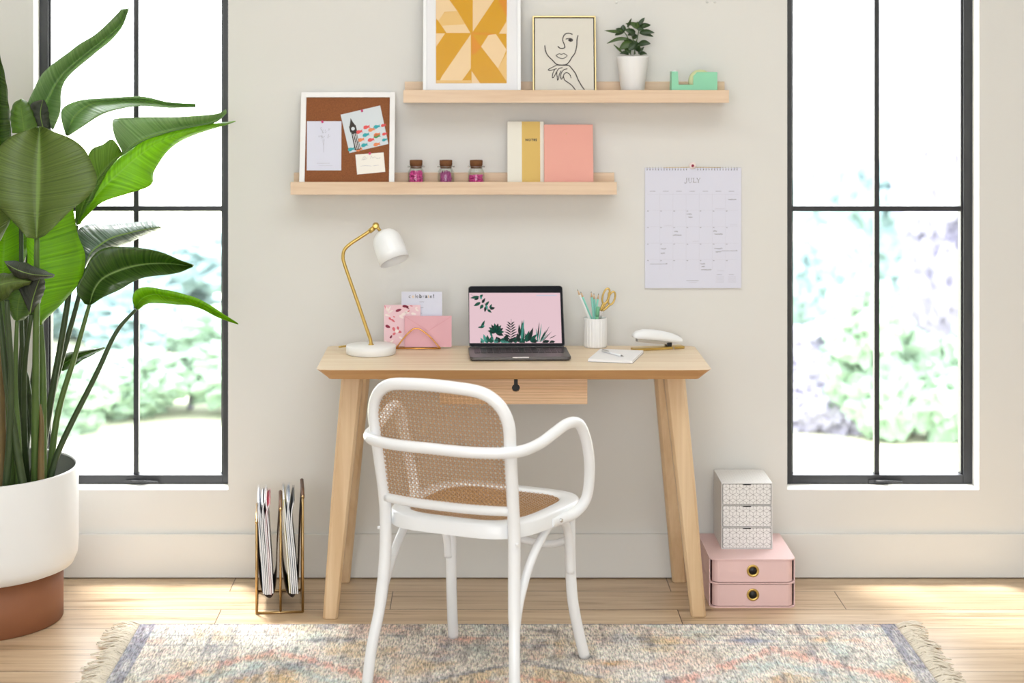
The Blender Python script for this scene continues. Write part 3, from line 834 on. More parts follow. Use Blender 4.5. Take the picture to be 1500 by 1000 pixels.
# JULY, drawn with serifs
def letter(segs, ox, sc_=1.0):
    for (x0, y0, x1, y1, wd) in segs: ln((ox + x0, y0), (ox + x1, y1), wd, 0)
ln((391, 186), (391, 208), .0011, 0); mb.ribbon([Q(391, 206), Q(389, 216), Q(380, 220), Q(376, 214)], .0009, n, 0); ln((385, 186), (398, 186), .0005, 0)
ln((405, 186), (405, 206), .0011, 0); mb.ribbon([Q(405, 204), Q(408, 214), Q(415, 216), Q(421, 212), Q(423, 204)], .0007, n, 0); ln((423, 186), (423, 206), .0006, 0); ln((400, 186), (411, 186), .0005, 0); ln((419, 186), (428, 186), .0005, 0)
ln((437, 186), (437, 215), .0011, 0); ln((432, 215), (455, 215), .0006, 0); ln((455, 215), (455, 208), .0006, 0); ln((432, 186), (443, 186), .0005, 0)
ln((459, 186), (469, 202), .0011, 0); ln((480, 186), (469, 202), .0006, 0); ln((469, 201), (469, 215), .0011, 0); ln((455, 186), (464, 186), .0005, 0); ln((475, 186), (484, 186), .0005, 0); ln((464, 215), (475, 215), .0005, 0)
cols = [128 + i * 87.6 for i in range(8)]; rows = [300, 405, 515, 625, 735, 790]
for i in range(7):
    ln((cols[i] + 18, 273), (cols[i] + 55, 273), .0009, 1)
    for r in rows[1:5]: ln((cols[i], r), (cols[i] + 9, r), .0016, 1)
for i in range(1, 7): ln((cols[i] - 4, 285), (cols[i] - 4, 795), .0003, 2)
for r in rows[:5]: ln((125, r - 6), (735, r - 6), .0003, 2)
rng = random.Random(9)
def scrib(x, y, w_, amp=5, wd=.0007):
    pts = []; k = int(w_ / 4)
    for i in range(k + 1): pts.append(Q(x + i * 4, y + (amp if i % 2 else -amp) * rng.uniform(.3, 1)))
    mb.ribbon(pts, wd, n, 0, 3)
for a in ((668, 328, 55), (392, 425, 32), (402, 446, 28), (308, 541, 26), (300, 565, 58), (568, 538, 26), (574, 558, 56), (220, 656, 32), (218, 686, 28), (576, 654, 55), (584, 676, 36), (482, 756, 34), (490, 775, 22), (488, 795, 68)): scrib(*a)
ln((620, 670), (728, 670), .0007, 0); ln((148, 758), (262, 757), .0007, 0)
ln((728, 670), (718, 665), .0007, 0); ln((262, 757), (252, 752), .0007, 0)
for a, b_, c_ in ((580, 645, 390), (240, 292, 500), (432, 472, 606), (680, 730, 497), (596, 640, 803)): ln((a, c_), (b_, c_), .0007, 2)
ln((388, 868), (470, 868), .0008, 1); ln((405, 880), (458, 880), .0006, 2)
for ox in (590, 670):
    ln((ox, 828), (ox + 35, 828), .0008, 1)
    for r in range(5): ln((ox - 5, 842 + r * 9), (ox + 50, 842 + r * 9), .0006, 2)
mb.build('printing', ['ink', 'ink_grey', 'ink_pale'], t, True)
for half in (0, 1):
    mb = MB()
    for i in range(33):
        cx = 128 + i * 18.7
        if 402 < cx < 462 or (cx > 430) != bool(half): continue
        p = Q(cx, 130); mb.box(p.x - .0011, p.x + .0011, -.0082, -.0076, p.z - .0014, p.z + .0014, 0)
        q = Q(cx, 118); mb.tube([(p.x, -.0084, p.z), (p.x, -.0095, q.z), (p.x, -.004, q.z + .0025), (p.x, -.0004, q.z)], .0006, 5, 3, 1)
    mb.build('spiral_binding', ['black', 'silver'], t, True)
MB().tube([Q(235, 117) + Vector((0, .001, 0)), Q(405, 113), Q(430, 98), Q(455, 113), Q(620, 116) + Vector((0, .001, 0))], .0008, 6, 5).build('hanger_wire', 'brass', t, True)
c = W(1014.5, 242.5, -.012)
mb = MB(); T = Matrix.Translation((c.x, -.0098, c.z)) @ Matrix.Rotation(PI / 2, 4, 'X')
mb.lathe([(.0095, 0), (.0105, .001), (.0105, .003), (.004, .0045), (.0005, .0047)], n=24, T=T, m=0)
mb.lathe([(.0042, .0046), (.0045, .006), (.0035, .009), (.0003, .0095)], n=16, T=T, m=1)
o = mb.build('wall_hook', ['white_petal', 'maroon']); whole(o, (c.x, -.0098, c.z), 'round pale pink hook with red centre above the wall calendar', 'hook')

# ------------------------------------------------------------------ desk
DX0, DX1, DY0, DY1, DT = -.4637, .6706, -.53, -.08, .74
dc = (DX0 + DX1) / 2
t = thing('desk', 'light ash wood desk with splayed legs and one small drawer', 'desk', (dc, (DY0 + DY1) / 2, 0))
def outline(ins, z, cutx=.038, cuty=.02):
    x0, x1, y0, y1 = DX0 + ins, DX1 - ins, DY0 + ins * .55, DY1 - ins * .55
    return [Vector(p) for p in ((x0 + cutx, y0, z), (x1 - cutx, y0, z), (x1 - cutx * .3, y0 + cuty * .25, z), (x1, y0 + cuty, z), (x1, y1 - cuty, z), (x1 - cutx * .3, y1 - cuty * .25, z), (x1 - cutx, y1, z),
                                (x0 + cutx, y1, z), (x0 + cutx * .3, y1 - cuty * .25, z), (x0, y1 - cuty, z), (x0, y0 + cuty, z), (x0 + cutx * .3, y0 + cuty * .25, z))]
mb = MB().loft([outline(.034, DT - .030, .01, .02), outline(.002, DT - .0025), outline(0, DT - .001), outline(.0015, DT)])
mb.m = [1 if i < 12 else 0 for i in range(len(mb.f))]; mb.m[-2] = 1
mb.build('desk_top', ['desk_top', 'desk_edge_shaded'], t, True)
def leg(tx, ty, bx, by, w0=.063, w1=.044, d0=.05, d1=.04):
    loops = []
    for z, cx, cy, ww, dd in ((DT - .0305, tx, ty, w0, d0), (.35, (tx * .47 + bx * .53), (ty * .47 + by * .53), w0 * .6 + w1 * .4, d0 * .6 + d1 * .4), (.002, bx, by, w1, d1), (0, bx, by, w1 - .004, d1 - .004)):
        a, b_ = ww / 2, dd / 2; q = .28
        loops.append([Vector((cx + u * a, cy + v * b_, z)) for u, v in ((-1 + q, -1), (1 - q, -1), (1, -1 + q * 1.5), (1, 1 - q * 1.5), (1 - q, 1), (-1 + q, 1), (-1, 1 - q * 1.5), (-1, -1 + q * 1.5))])
    MB().loft(loops).build('leg', 'birch_leg', t, True, bev=.002)
for s in (-1, 1):
    leg(dc + s * .470, -.40, dc + s * (.541 if s > 0 else .533), -.405 if s > 0 else -.425)
    leg(dc + s * .458, -.205, dc + s * .524, -.042)
# cross rail behind, drawer
MB().box(dc - .40, dc + .40, -.33, -.30, DT - .062, DT - .0305).build('under_rail', 'birch_leg', t, True)
dr = MB(); dx0, dx1, dz0, dz1 = dc - .2125, dc + .2125, .633, DT - .034; yf = -.485
hx, hz, hr = (755.7 - CX) / (F / (6 + yf)), CAMZ - (568 - CY) / (F / (6 + yf)), .0115
# front board with keyhole: built from strips around the hole
N_ = 20
ring = [(hx + hr * math.sin(a), hz - hr * math.cos(a)) for a in [2 * PI * i / N_ for i in range(N_)]]
sl = .0055
def pane_keyhole(y, flip):
    k = len(dr.v)
    # lower polygon path around the hole: from slot left down round the circle to slot right
    a0 = math.acos(max(-1, min(1, -(sl / hr)))) if False else math.asin(sl / hr)
    arc = [PI + a0 + (2 * PI - 2 * a0) * i / 22 for i in range(23)]
    pts = [(hx + hr * math.sin(a), hz - hr * math.cos(a)) for a in arc]  # starts right/left of slot top
    return pts
arc = pane_keyhole(0, 0)
# outline polygon : outer rectangle with keyhole notch from the top edge
left_top = (hx - sl, dz1); right_top = (hx + sl, dz1)
A = arc if arc[0][0] < hx else arc[::-1]
poly = [(dx0, dz0), (dx1, dz0), (dx1, dz1), right_top] + A[::-1] + [left_top, (dx0, dz1)]
k = len(dr.v); NP = len(poly)
dr.v.extend(Vector((x, yf, z)) for x, z in poly); dr.v.extend(Vector((x, yf + .016, z)) for x, z in poly)
dr.face(range(k, k + NP)); dr.face([k + NP + i for i in range(NP)][::-1])
for i in range(NP): j = (i + 1) % NP; dr.face((k + i, k + NP + i, k + NP + j, k + j))
d = dr.build('drawer', 'drawer_wood', t, True)
mb = MB(); mb.box(dx0 + .01, dx1 - .01, yf + .0165, -.14, dz0 + .006, dz0 + .012)
mb.box(dx0 + .01, dx0 + .02, yf + .0165, -.14, dz0 + .0125, dz1 - .004); mb.box(dx1 - .02, dx1 - .01, yf + .0165, -.14, dz0 + .0125, dz1 - .004)
mb.box(dx0 + .02, dx1 - .02, -.15, -.14, dz0 + .0125, dz1 - .004)
mb.build('drawer_box', 'leather_dark', d, True)
MB().box(hx - .03, hx + .03, yf + .017, yf + .02, dz0 + .013, dz1 - .005).build('keyhole_dark_sheet', 'black', d, True)  # black sheet stands for the dark inside of the drawer

# ------------------------------------------------------------------ desk lamp
LXc, LYc = (543.5 - CX) / (F / (6 - .24)), -.24
t = thing('desk_lamp', 'white desk lamp with brass arm and dome shade on the desk', 'lamp', (LXc, LYc, DT + .0004))
MB().lathe([(.072, 0), (.0745, .002), (.0752, .024), (.0735, .0265), (.001, .0268)], n=64).build('base', 'white_matte', t)
sL = F / (6 - .24)
def LP(px, py, dy=0): return W(px, py, LYc + dy) - Vector((LXc, LYc, DT + .0004))
pts = [LP(543.6, 505.5), LP(542.5, 497), LP(538, 484), LP(523, 440), LP(505, 388), LP(502.5, 376), LP(504.5, 366), LP(512, 358), LP(530, 346), LP(546, 335.5)]
mb = MB().tube(pts, .0053, 14, 8); p = LP(543.6, 506)
mb.lathe([(.0085, -.001), (.0085, .004), (.006, .006)], c=p, n=20)
mb.build('arm', 'brass', t)
mb = MB(); j = LP(550.5, 330.5); mb.ball(j, .0105, 8)
dirv = (LP(546, 335.5) - LP(530, 346)).normalized()
mb.tube([LP(541, 339), LP(548, 333.5)], .0075, 14, 2, smoothpath=False)
mb.tube([j + Vector((0, -.014, 0)), j + Vector((0, .014, 0))], .0055, 12, 2, smoothpath=False)
mb.tube([j, LP(557, 338)], .005, 10, 2, smoothpath=False)
mb.build('joint', 'brass', t)
axis = Vector((.36, -.33, -.875)).normalized()
top_ = LP(561, 337, .012)
T = Matrix.Translation(top_) @ axis.to_track_quat('Z', 'Y').to_matrix().to_4x4()
R_, Hs = .0468, .103
prof = [(.0008, 0), (.013, .001), (.024, .0052), (.0335, .0125), (.0402, .0225), (.0442, .035), (R_ - .001, .05), (R_ - .0003, .075), (R_, Hs), (R_ - .0022, Hs), (R_ - .0028, .075), (R_ - .004, .05), (.0415, .036), (.0375, .025), (.030, .0150), (.019, .0078), (.0008, .004)]
MB().lathe(prof, n=48, T=T).build('shade', 'white_lacquer', t)
MB().lathe([(.012, .012), (.012, .03), (.018, .042), (.022, .058), (.018, .07), (.0005, .077)], n=24, T=T).build('bulb', 'paper', t)
MB().tube([LP(511, 506, .03), LP(500, 507.5, .05), LP(497, 508, .06)], .003, 8, 4).build('cord', 'brass', t)

# ------------------------------------------------------------------ letter holder, cards, envelope
Z0 = DT + .0004
def PY(px, py, y): return W(px, py, y)
t = thing('letter_holder', 'small gold wire letter holder on the desk beside the lamp', 'letter holder', ((612 - CX) / (F / 5.85), -.14, Z0))
y1_, y2_ = -.155, -.122
mb = MB()
def arch(xa, xb, xt, zt_, y, yb=None):
    yb = y if yb is None else yb
    pts = [Vector((xa, y, Z0 + .003)), Vector((xa + (xt - xa) * .45, y, Z0 + (zt_ - Z0) * .62)), Vector((xt - .012, y, zt_ - .003)), Vector((xt, y, zt_)), Vector((xt + .012, y, zt_ - .003)), Vector((xb + (xt - xb) * .45, y, Z0 + (zt_ - Z0) * .62)), Vector((xb, y, Z0 + .003))]
    mb.tube(pts, .0022, 8, 6); mb.tube([(xa, y, Z0 + .0025), (xb, y, Z0 + .0025)], .0022, 8, 2, smoothpath=False)
sA = F / (6 + y1_); sB = F / (6 + y2_)
xa, xb, xt = (580 - CX) / sA, (645 - CX) / sA, (610 - CX) / sA
arch(xa, xb, xt, CAMZ - (481 - CY) / sA, y1_)
arch(xa - .006, xb - .03, (596 - CX) / sB, CAMZ - (480 - CY) / sB, y2_)
for x in (xa, xb): mb.tube([(x, y1_, Z0 + .0025), (x - .006 if x == xa else x - .03, y2_, Z0 + .0025)], .0022, 8, 2, smoothpath=False)
mb.build('wire_frame', 'rose_gold', t, True)
def uprect(px0, px1, pyt, yb, yt, zb=None):
    return lean(px0, px1, Z0 + .0056 if zb is None else zb, pyt, yb, yt)
# envelope
O, rt, up, n, w, h = uprect(593, 661.5, 462.5, -.1455, -.141)
t = thing('envelope', 'pink closed envelope with pointed flap standing in the gold holder', 'envelope', O + rt * (w / 2))
mb = MB(); slab(mb, O, rt, up, n, 0, w, 0, h, -.0012, .0006, 0)
P = lambda u, v, k=.0009: O + rt * (u * w) + up * (v * h) + n * k
mb.build('envelope_body', 'envelope', t, True)
mb = MB(); mb.poly([P(0, .998), P(.5, .52), P(1, .998)], 0); mb.build('flap', 'envelope', t, True, solid=.0005)
mb = MB(); mb.ribbon([P(0, .99, .0013), P(.5, .515, .0013), P(1, .99, .0013)], .0009, n, 0, smoothpath=False)
mb.ribbon([P(0.0, .02, .0011), P(.0, .98, .0011)], .001, n, 0, smoothpath=False); mb.build('fold_line', 'envelope_fold', t, True)
# floral card
O, rt, up, n, w, h = uprect(562.5, 616, 446.5, -.1365, -.131)
mb = MB(); slab(mb, O, rt, up, n, 0, w, 0, h, -.0008, .0004, 0)
def Q(cx, cy, k=.0007): return on_plane(550 + cx / 9.09, 410 + cy / 9.09, O, n, k)
def petal(x, y, l, wd, a, m, k=.0007):
    ca, sa = math.cos(a), math.sin(a); pts = []
    for i in range(10):
        tt = 2 * PI * i / 10; u = math.cos(tt) * l / 2; v = math.sin(tt) * wd / 2 * (1 - .3 * math.cos(tt))
        pts.append(Q(x + u * ca - v * sa, y + u * sa + v * ca, k))
    mb.poly(pts, m)
for a in ((308, 402, 85, 36, -.35, 1), (400, 350, 85, 34, .1, 1), (420, 360, 50, 30, .8, 1), (435, 372, 44, 14, .9, 1), (165, 618, 70, 40, .4, 1), (208, 755, 50, 26, -1, 1), (400, 710, 38, 18, 1.3, 1),
          (402, 765, 22, 20, 0, 1), (130, 360, 50, 10, 1.3, 3), (440, 415, 45, 14, -.6, 3), (195, 515, 50, 28, .8, 3), (235, 540, 60, 26, .7, 3), (248, 490, 30, 14, .3, 3),
          (245, 655, 60, 36, 1.2, 3), (300, 640, 46, 30, 1.3, 3), (325, 690, 50, 34, .2, 3), (250, 715, 46, 32, -.6, 3), (480, 345, 40, 12, .2, 3),
          (160, 400, 90, 26, 1.1, 2), (185, 380, 80, 22, -1.1, 2), (200, 420, 80, 24, -.5, 2), (160, 470, 70, 26, .3, 2), (380, 450, 80, 40, -.5, 2), (345, 490, 70, 36, .7, 2), (420, 430, 60, 34, .3, 2),
          (510, 450, 70, 34, .2, 2), (555, 400, 50, 26, .6, 2), (545, 370, 40, 20, -.4, 2), (140, 820, 60, 20, .4, 2), (215, 820, 70, 24, -.7, 2), (180, 845, 50, 18, .1, 2), (340, 770, 60, 26, .5, 2)): petal(*a)
petal(285, 680, 56, 46, 0, 2, .0009)
o = mb.build('greeting_card', ['card_pink', 'maroon', 'white_petal', 'rose']); whole(o, O + rt * (w / 2), 'pink floral greeting card with maroon leaves in the gold holder', 'card', 'cards in the gold holder')
# celebrate card
O, rt, up, n, w, h = uprect(588, 647.5, 427, -.130, -.124)
mb = MB(); slab(mb, O, rt, up, n, 0, w, 0, h, -.0008, .0004, 0)
def Q(cx, cy, k=.0007): return on_plane(550 + cx / 9.09, 410 + cy / 9.09, O, n, k)
for ch, cx, m in (('c', 455, 1), ('e', 503, 3), ('l', 532, 4), ('e', 557, 1), ('b', 600, 2), ('r', 640, 4), ('a', 676, 2), ('t', 706, 3), ('e', 738, 1), ('!', 776, 2)):
    add_text(mb, ch, .0155, Q(cx, 237), rt, up, m, .0 if m != 2 else .0004)
for y_, a, b_ in ((290, 585, 650), (368, 585, 640), (440, 585, 625)): mb.ribbon([Q(a, y_), Q(b_, y_)], .0008, n, 4, smoothpath=False)
o = mb.build('greeting_card', ['paper_lilac', 'ink', 'black', 'sand', 'ink_grey']); whole(o, O + rt * (w / 2), 'white card reading celebrate! behind the pink envelope', 'card', 'cards in the gold holder')

# ------------------------------------------------------------------ laptop
t = thing('laptop', 'open dark grey laptop with pink leafy wallpaper in the middle of the desk', 'laptop', (.1225, -.285, Z0), math.radians(2.0))
LW, LD = .2975, .195
def rrect(w_, d_, r, z, cx=0, cy=0, n_=5):
    pts = []
    for sx, sy, a0 in ((1, -1, -PI / 2), (1, 1, 0), (-1, 1, PI / 2), (-1, -1, PI)):
        for i in range(n_ + 1):
            a = a0 + PI / 2 * i / n_
            pts.append(Vector((cx + sx * (w_ / 2 - r) + r * math.cos(a), cy + sy * (d_ / 2 - r) + r * math.sin(a), z)))
    return pts
MB().loft([rrect(LW - .01, LD - .008, .01, .0005), rrect(LW, LD, .012, .005), rrect(LW, LD, .012, .0118), rrect(LW - .0012, LD - .0012, .0115, .0124)]).build('base', 'space_grey', t)
mb = MB()
ky0, ky1 = -LD / 2 + .075, LD / 2 - .02
for r in range(6):
    nk = 14 if r else 14; kw = (.268) / nk; kh = (ky1 - ky0) / 6
    for i in range(nk):
        if r == 0 and 4 <= i <= 8: continue
        x = -.134 + i * kw; y = ky0 + r * kh
        mb.box(x + .0012, x + kw - .0012, y + .0012, y + kh - .0012, .0127, .0137)
    if r == 0: mb.box(-.134 + 4 * kw + .0012, -.134 + 9 * kw - .0012, ky0 + .0012, ky0 + kh - .0012, .0127, .0137)
mb.build('keyboard', 'black', t)
mb = MB().box(-.0585, .0585, -LD / 2 + .008, -LD / 2 + .07, .01255, .01275); mb.build('trackpad', 'space_grey', t)
MB().box(-.024, .024, -LD / 2 - .0003, -LD / 2 + .004, .0095, .01245).build('lid_notch', 'silver', t)
hinge = Vector((0, LD / 2 - .006, .0128)); la = math.radians(30)
upv = Vector((0, math.sin(la), math.cos(la))); nv = Vector((0, -math.cos(la), math.sin(la)))
LH = .2005
def lidloop(dn, ins=0.0):
    pts = []
    for p in rrect(LW - .006 - ins * 2, LH - ins * 2, .009, 0): pts.append(hinge + Vector((p.x, 0, 0)) + upv * (p.y + LH / 2) + nv * dn)
    return pts
mb = MB().loft([lidloop(-.0055, .004), lidloop(-.004), lidloop(-.0005), lidloop(0, .0006)])
lid = mb.build('lid', 'space_grey', t)
mb = MB(); A_ = lidloop(.0004, .0016); mb.poly(A_[::-1]); mb.poly(A_); mb.f.pop(); mb.m.pop(); mb.sm.pop()
bz = mb.build('bezel', 'bezel', lid, solid=.0006)
Rm = MW[t.name]
lw_o = Rm @ hinge; lw_n = (Rm.to_3x3() @ nv)
def Q(cx, cy, k=.0011): # crop px of the laptop picture
    return on_plane(675 + cx / 7.69, 410 + cy / 7.69, lw_o, lw_n, k)
scr = MB(); scr.poly([Q(99, 712), Q(1138, 712), Q(1118, 146), Q(94, 146)], 0)
mb = scr
def blade(x0, y0, x1, y1, wd, m, k=.0014, curve=0):
    dx, dy = x1 - x0, y1 - y0; L_ = math.hypot(dx, dy); nx, ny = -dy / L_, dx / L_
    A1, B1 = [], []
    for i in range(7):
        tt = i / 6; ww = wd / 2 * math.sin(PI * (.05 + .95 * tt) ** .8) if i < 6 else 0
        cx = x0 + dx * tt + nx * curve * math.sin(PI * tt); cy = y0 + dy * tt + ny * curve * math.sin(PI * tt)
        A1.append(Q(cx + nx * ww, min(cy + ny * ww, 710), k)); B1.append(Q(cx - nx * ww, min(cy - ny * ww, 710), k))
    mb.poly(A1 + B1[:-1][::-1], m)
for a in ((205, 190, 105, 205, 34, 1), (200, 205, 150, 225, 26, 3), (215, 195, 250, 165, 30, 1), (235, 215, 215, 175, 22, 2), (240, 260, 275, 205, 30, 3), (220, 255, 145, 295, 36, 1), (275, 290, 320, 240, 30, 1), (250, 280, 215, 330, 36, 1),
          (280, 300, 270, 365, 30, 3), (325, 320, 350, 270, 24, 1), (330, 325, 385, 315, 34, 3), (300, 335, 348, 370, 28, 1), (285, 285, 300, 340, 26, 2), (255, 230, 240, 262, 24, 3)): blade(*a)
mb.ribbon([Q(110, 165, .0013), Q(220, 210, .0013), Q(290, 300, .0013), Q(340, 345, .0013)], .0006, lw_n, 3)
blade(230, 540, 270, 455, 30, 1); blade(262, 530, 190, 535, 26, 1); blade(240, 520, 275, 520, 20, 2)
# monstera
for i in range(9):
    a = -PI * .95 + i * .42
    blade(395, 590, 395 + 95 * math.cos(a), 590 + 105 * math.sin(a), 44, 1 if i % 2 else 3)
for i in range(6): blade(350, 640, 325 + i * 8, 560 + i * 25, 24, 2 if i % 2 else 1)
# palm frond
mb.ribbon([Q(575, 705, .0015), Q(560, 590, .0015), Q(568, 440, .0015)], .0008, lw_n, 3)
for i in range(8):
    y_ = 478 + i * 28; l_ = 42 + i * 7
    blade(560, y_ + 30, 560 - l_, y_ - 8, 15, 3, .0016, 5); blade(566, y_ + 30, 566 + l_, y_ - 8, 15, 3, .0016, -5)
for a in ((700, 690, 690, 455, 46, 1), (680, 690, 712, 440, 26, 2), (665, 640, 655, 500, 32, 3), (650, 700, 640, 600, 50, 3), (740, 700, 770, 570, 46, 1), (760, 690, 815, 535, 44, 3), (780, 690, 860, 610, 40, 1), (790, 700, 850, 660, 40, 1), (735, 690, 730, 600, 30, 1),
          (860, 700, 885, 470, 16, 3), (880, 700, 910, 490, 14, 2), (870, 700, 845, 540, 14, 2), (900, 690, 1000, 520, 12, 3), (890, 700, 960, 560, 14, 1), (920, 690, 1025, 580, 10, 3), (900, 700, 980, 600, 12, 2), (1000, 660, 1078, 622, 9, 3),
          (430, 710, 400, 640, 70, 3), (500, 710, 520, 610, 60, 3), (460, 710, 490, 650, 60, 1), (540, 712, 600, 650, 50, 3), (620, 712, 600, 640, 50, 1), (720, 712, 650, 660, 60, 3), (660, 712, 740, 665, 50, 1), (800, 712, 860, 680, 60, 3),
          (920, 712, 1000, 685, 50, 3), (1000, 712, 1062, 690, 44, 3), (290, 712, 255, 610, 40, 2), (300, 712, 300, 620, 44, 1), (260, 712, 222, 650, 30, 2), (340, 712, 345, 640, 60, 1), (240, 712, 225, 680, 26, 1), (560, 712, 440, 690, 60, 2), (380, 712, 420, 660, 50, 2)): blade(*a)
mb.poly([Q(850, 168, .0013), Q(1080, 168, .0013), Q(1080, 182, .0013), Q(850, 182, .0013)][::1], 4)
scr_o = scr.build('screen', ['screen_pink', 'screen_green', 'screen_teal', 'screen_dark', 'screen_white'], lid, True)
mb = MB(); pc = Q(620, 781, .001); rtw = (Rm.to_3x3() @ Vector((1, 0, 0))); add_text(mb, 'MacBook Pro', .0034, pc, rtw, Rm.to_3x3() @ upv, 0, .0001)
mb.build('lettering', 'silver', lid, True)

# ------------------------------------------------------------------ pen cup
pcx, pcy = (872 - CX) / (F / 5.89), -.11
t = thing('pen_cup', 'white ribbed ceramic cup of pencils right of the laptop', 'cup', (pcx, pcy, Z0))
rc = 17.2 / (F / 5.86)
hc = .0905
rib = lambda a: .04 * abs(math.sin(a * 11)) - .03
mb = MB().lathe([(rc * .9, 0), (rc * .97, .003), (rc, .008), (rc, hc - .003)], n=176, rib=rib, caps='start')
mb.lathe([(rc * .995, hc - .003), (rc, hc - .0005), (rc * .98, hc), (rc * .9, hc), (rc * .9, .006), (.0005, .0055)], n=64, caps=''); 
mb.build('cup_body', 'white_matte', t)
def C5(cx, cy, dy=0): return W(835 + cx / 7.69, 410 + cy / 7.69, pcy + dy)
def pencil(tip, foot, body, label, k, grp=True):
    tip, foot = Vector(tip), Vector(foot); d = (tip - foot).normalized(); L_ = (tip - foot).length
    t = thing('pencil', label, 'pencil', foot, group='pencils in the white cup')
    T = d.to_track_quat('Z', 'Y').to_matrix().to_4x4()
    MB().lathe([(.0032, 0), (.0035, .0005), (.0035, L_ - .018)], n=6, T=T, smooth=False).build('shaft', body, t)
    MB().lathe([(.0035, L_ - .0178), (.0013, L_ - .004)], n=12, T=T).build('point', 'pencil_wood', t)
    MB().lathe([(.0013, L_ - .0039), (.0002, L_)], n=8, T=T).build('lead', 'graphite', t)
pb = lambda dx, dy: Vector((pcx + dx, pcy + dy, Z0 + .0075))
pencil(C5(82, 105, .0), pb(.016, -.008), 'white_matte', 'white pencil leaning furthest left in the cup', 0)
pencil(C5(118, 130, .004), pb(.02, .008), 'teal', 'mint pencil leaning left beside the white pencil', 0)
pencil(C5(238, 128, .006), pb(.004, .012), 'teal', 'mint pencil standing nearly upright, tallest in the middle of the cup', 0)
pencil(C5(322, 150, .01), pb(-.012, -.012), 'teal', 'mint pencil leaning slightly right beside the gold scissors', 0)
pencil(C5(268, 148, .016), pb(.009, .019), 'teal', 'mint pencil partly behind the tallest middle pencil', 0)
t = thing('marker', 'short green capped marker at the front centre of the cup', 'marker', pb(-.004, -.022))
f_ = pb(-.004, -.022); tp = C5(315, 300, -.024); d = tp - f_; T = d.to_track_quat('Z', 'Y').to_matrix().to_4x4()
MB().lathe([(.005, 0), (.0053, .001), (.0053, d.length - .03)], n=18, T=T).build('barrel', 'green_marker', t)
MB().lathe([(.006, d.length - .0298), (.006, d.length - .002), (.005, d.length)], n=18, T=T).build('cap', 'green_marker', t)
# scissors
t = thing('scissors', 'gold handled scissors standing in the pen cup', 'scissors', pb(-.006, 0))
def loop(cx, cy, rx, ry, rot, dy, nm):
    pts = []
    for i in range(14):
        a = 2 * PI * i / 14; u, v = rx * math.cos(a), ry * math.sin(a)
        pts.append(C5(cx + u * math.cos(rot) - v * math.sin(rot), cy + u * math.sin(rot) + v * math.cos(rot), dy))
    m_ = MB().tube(pts, .003, 8, 4, closed=True)
    return m_
m_ = loop(405, 180, 36, 88, .28, -.004, 0); m_.tube([C5(375, 262, -.004), C5(352, 320, -.004), C5(345, 345, -.004)], .0036, 8, 4)
m_.tube([C5(438, 140, -.004), C5(425, 220, -.002), C5(350, 350, 0)], .0034, 8, 4)
m_.build('handle', 'brass', t, True)
m_ = loop(470, 205, 34, 76, .3, .006, 0); m_.tube([C5(452, 272, .006), C5(400, 320, .004), C5(352, 352, .002)], .004, 8, 4)
m_.build('handle', 'brass', t, True)
mb = MB(); b0 = C5(352, 345, 0); b1 = pb(-.006, 0); b2 = pb(.004, .004)
sd = Vector((.005, 0, 0)); mb.hexa([b1 - sd * .2, b1 + sd * .2, b1 + sd * .2 + Vector((0, .0015, 0)), b1 - sd * .2 + Vector((0, .0015, 0)), b0 - sd, b0 + sd, b0 + sd + Vector((0, .0015, 0)), b0 - sd + Vector((0, .0015, 0))])
mb.build('blade', 'silver', t, True)
mb = MB(); q = Vector((0, -.002, 0)); mb.hexa([b2 - sd * .2 + q, b2 + sd * .2 + q, b2 + sd * .2 + Vector((0, -.0006, 0)), b2 - sd * .2 + Vector((0, -.0006, 0)), b0 - sd + q, b0 + sd + q, b0 + sd + Vector((0, -.0006, 0)), b0 - sd + Vector((0, -.0006, 0))])
mb.build('blade', 'silver', t, True)

# ------------------------------------------------------------------ notepad and pen, stapler
t = thing('notepad', 'thin white notepad lying in front of the pen cup', 'notepad', (.4115, -.312, Z0), math.radians(-14))
MB().box(-.066, .066, -.1, .1, 0, .0012).build('backing_board', 'ink_grey', t)
MB().box(-.066, .066, -.1, .1, .00125, .0085).build('pages', 'paper', t)
t = thing('pen', 'slim silver white pen lying on the notepad', 'pen', (.4115, -.312, Z0 + .0088), math.radians(-14))
a_, b_ = Vector((-.05, .045, .0032)), Vector((.032, -.052, .0032))
MB().tube([a_, a_.lerp(b_, .88)], .003, 10, 2, smoothpath=False).build('barrel', 'white_lacquer', t)
MB().tube([a_.lerp(b_, .882), b_], lambda u: .0027 * (1 - .75 * u), 10, 3, smoothpath=False).build('tip', 'silver', t)
MB().tube([a_ + Vector((.001, -.002, .004)), a_.lerp(b_, .3) + Vector((0, 0, .0037))], .0008, 6, 2, smoothpath=False).build('clip', 'silver', t)

t = thing('stapler', 'white stapler with gold base near right end of the desk', 'stapler', ((963 - CX) / (F / 5.86), -.15, Z0), math.radians(19))
MB().loft([rrect(.17, .036, .008, .0005), rrect(.17, .036, .008, .006), rrect(.166, .032, .007, .0075)]).build('base_plate', 'brass', t)
mb = MB()
def sect(x, zb, zt_, w_):
    zb *= 1.2; zt_ *= 1.2
    return [Vector((x, w_ * math.cos(a) * (1 if abs(math.cos(a)) < .95 else 1), zb + (zt_ - zb) * max(0, math.sin(a)) ** .7)) for a in [PI * i / 12 for i in range(13)]]
mb.loft([sect(x, zb, zt_, w_) for x, zb, zt_, w_ in ((-.083, .036, .037, .006), (-.081, .033, .043, .012), (-.072, .0305, .0495, .016), (-.05, .029, .0525, .017), (-.02, .0255, .051, .017), (.01, .0225, .047, .017), (.04, .0185, .0405, .0165), (.065, .0155, .033, .016), (.079, .015, .0255, .013), (.082, .0155, .0205, .006))], smooth=True)
mb.build('upper_arm', 'white_lacquer', t)
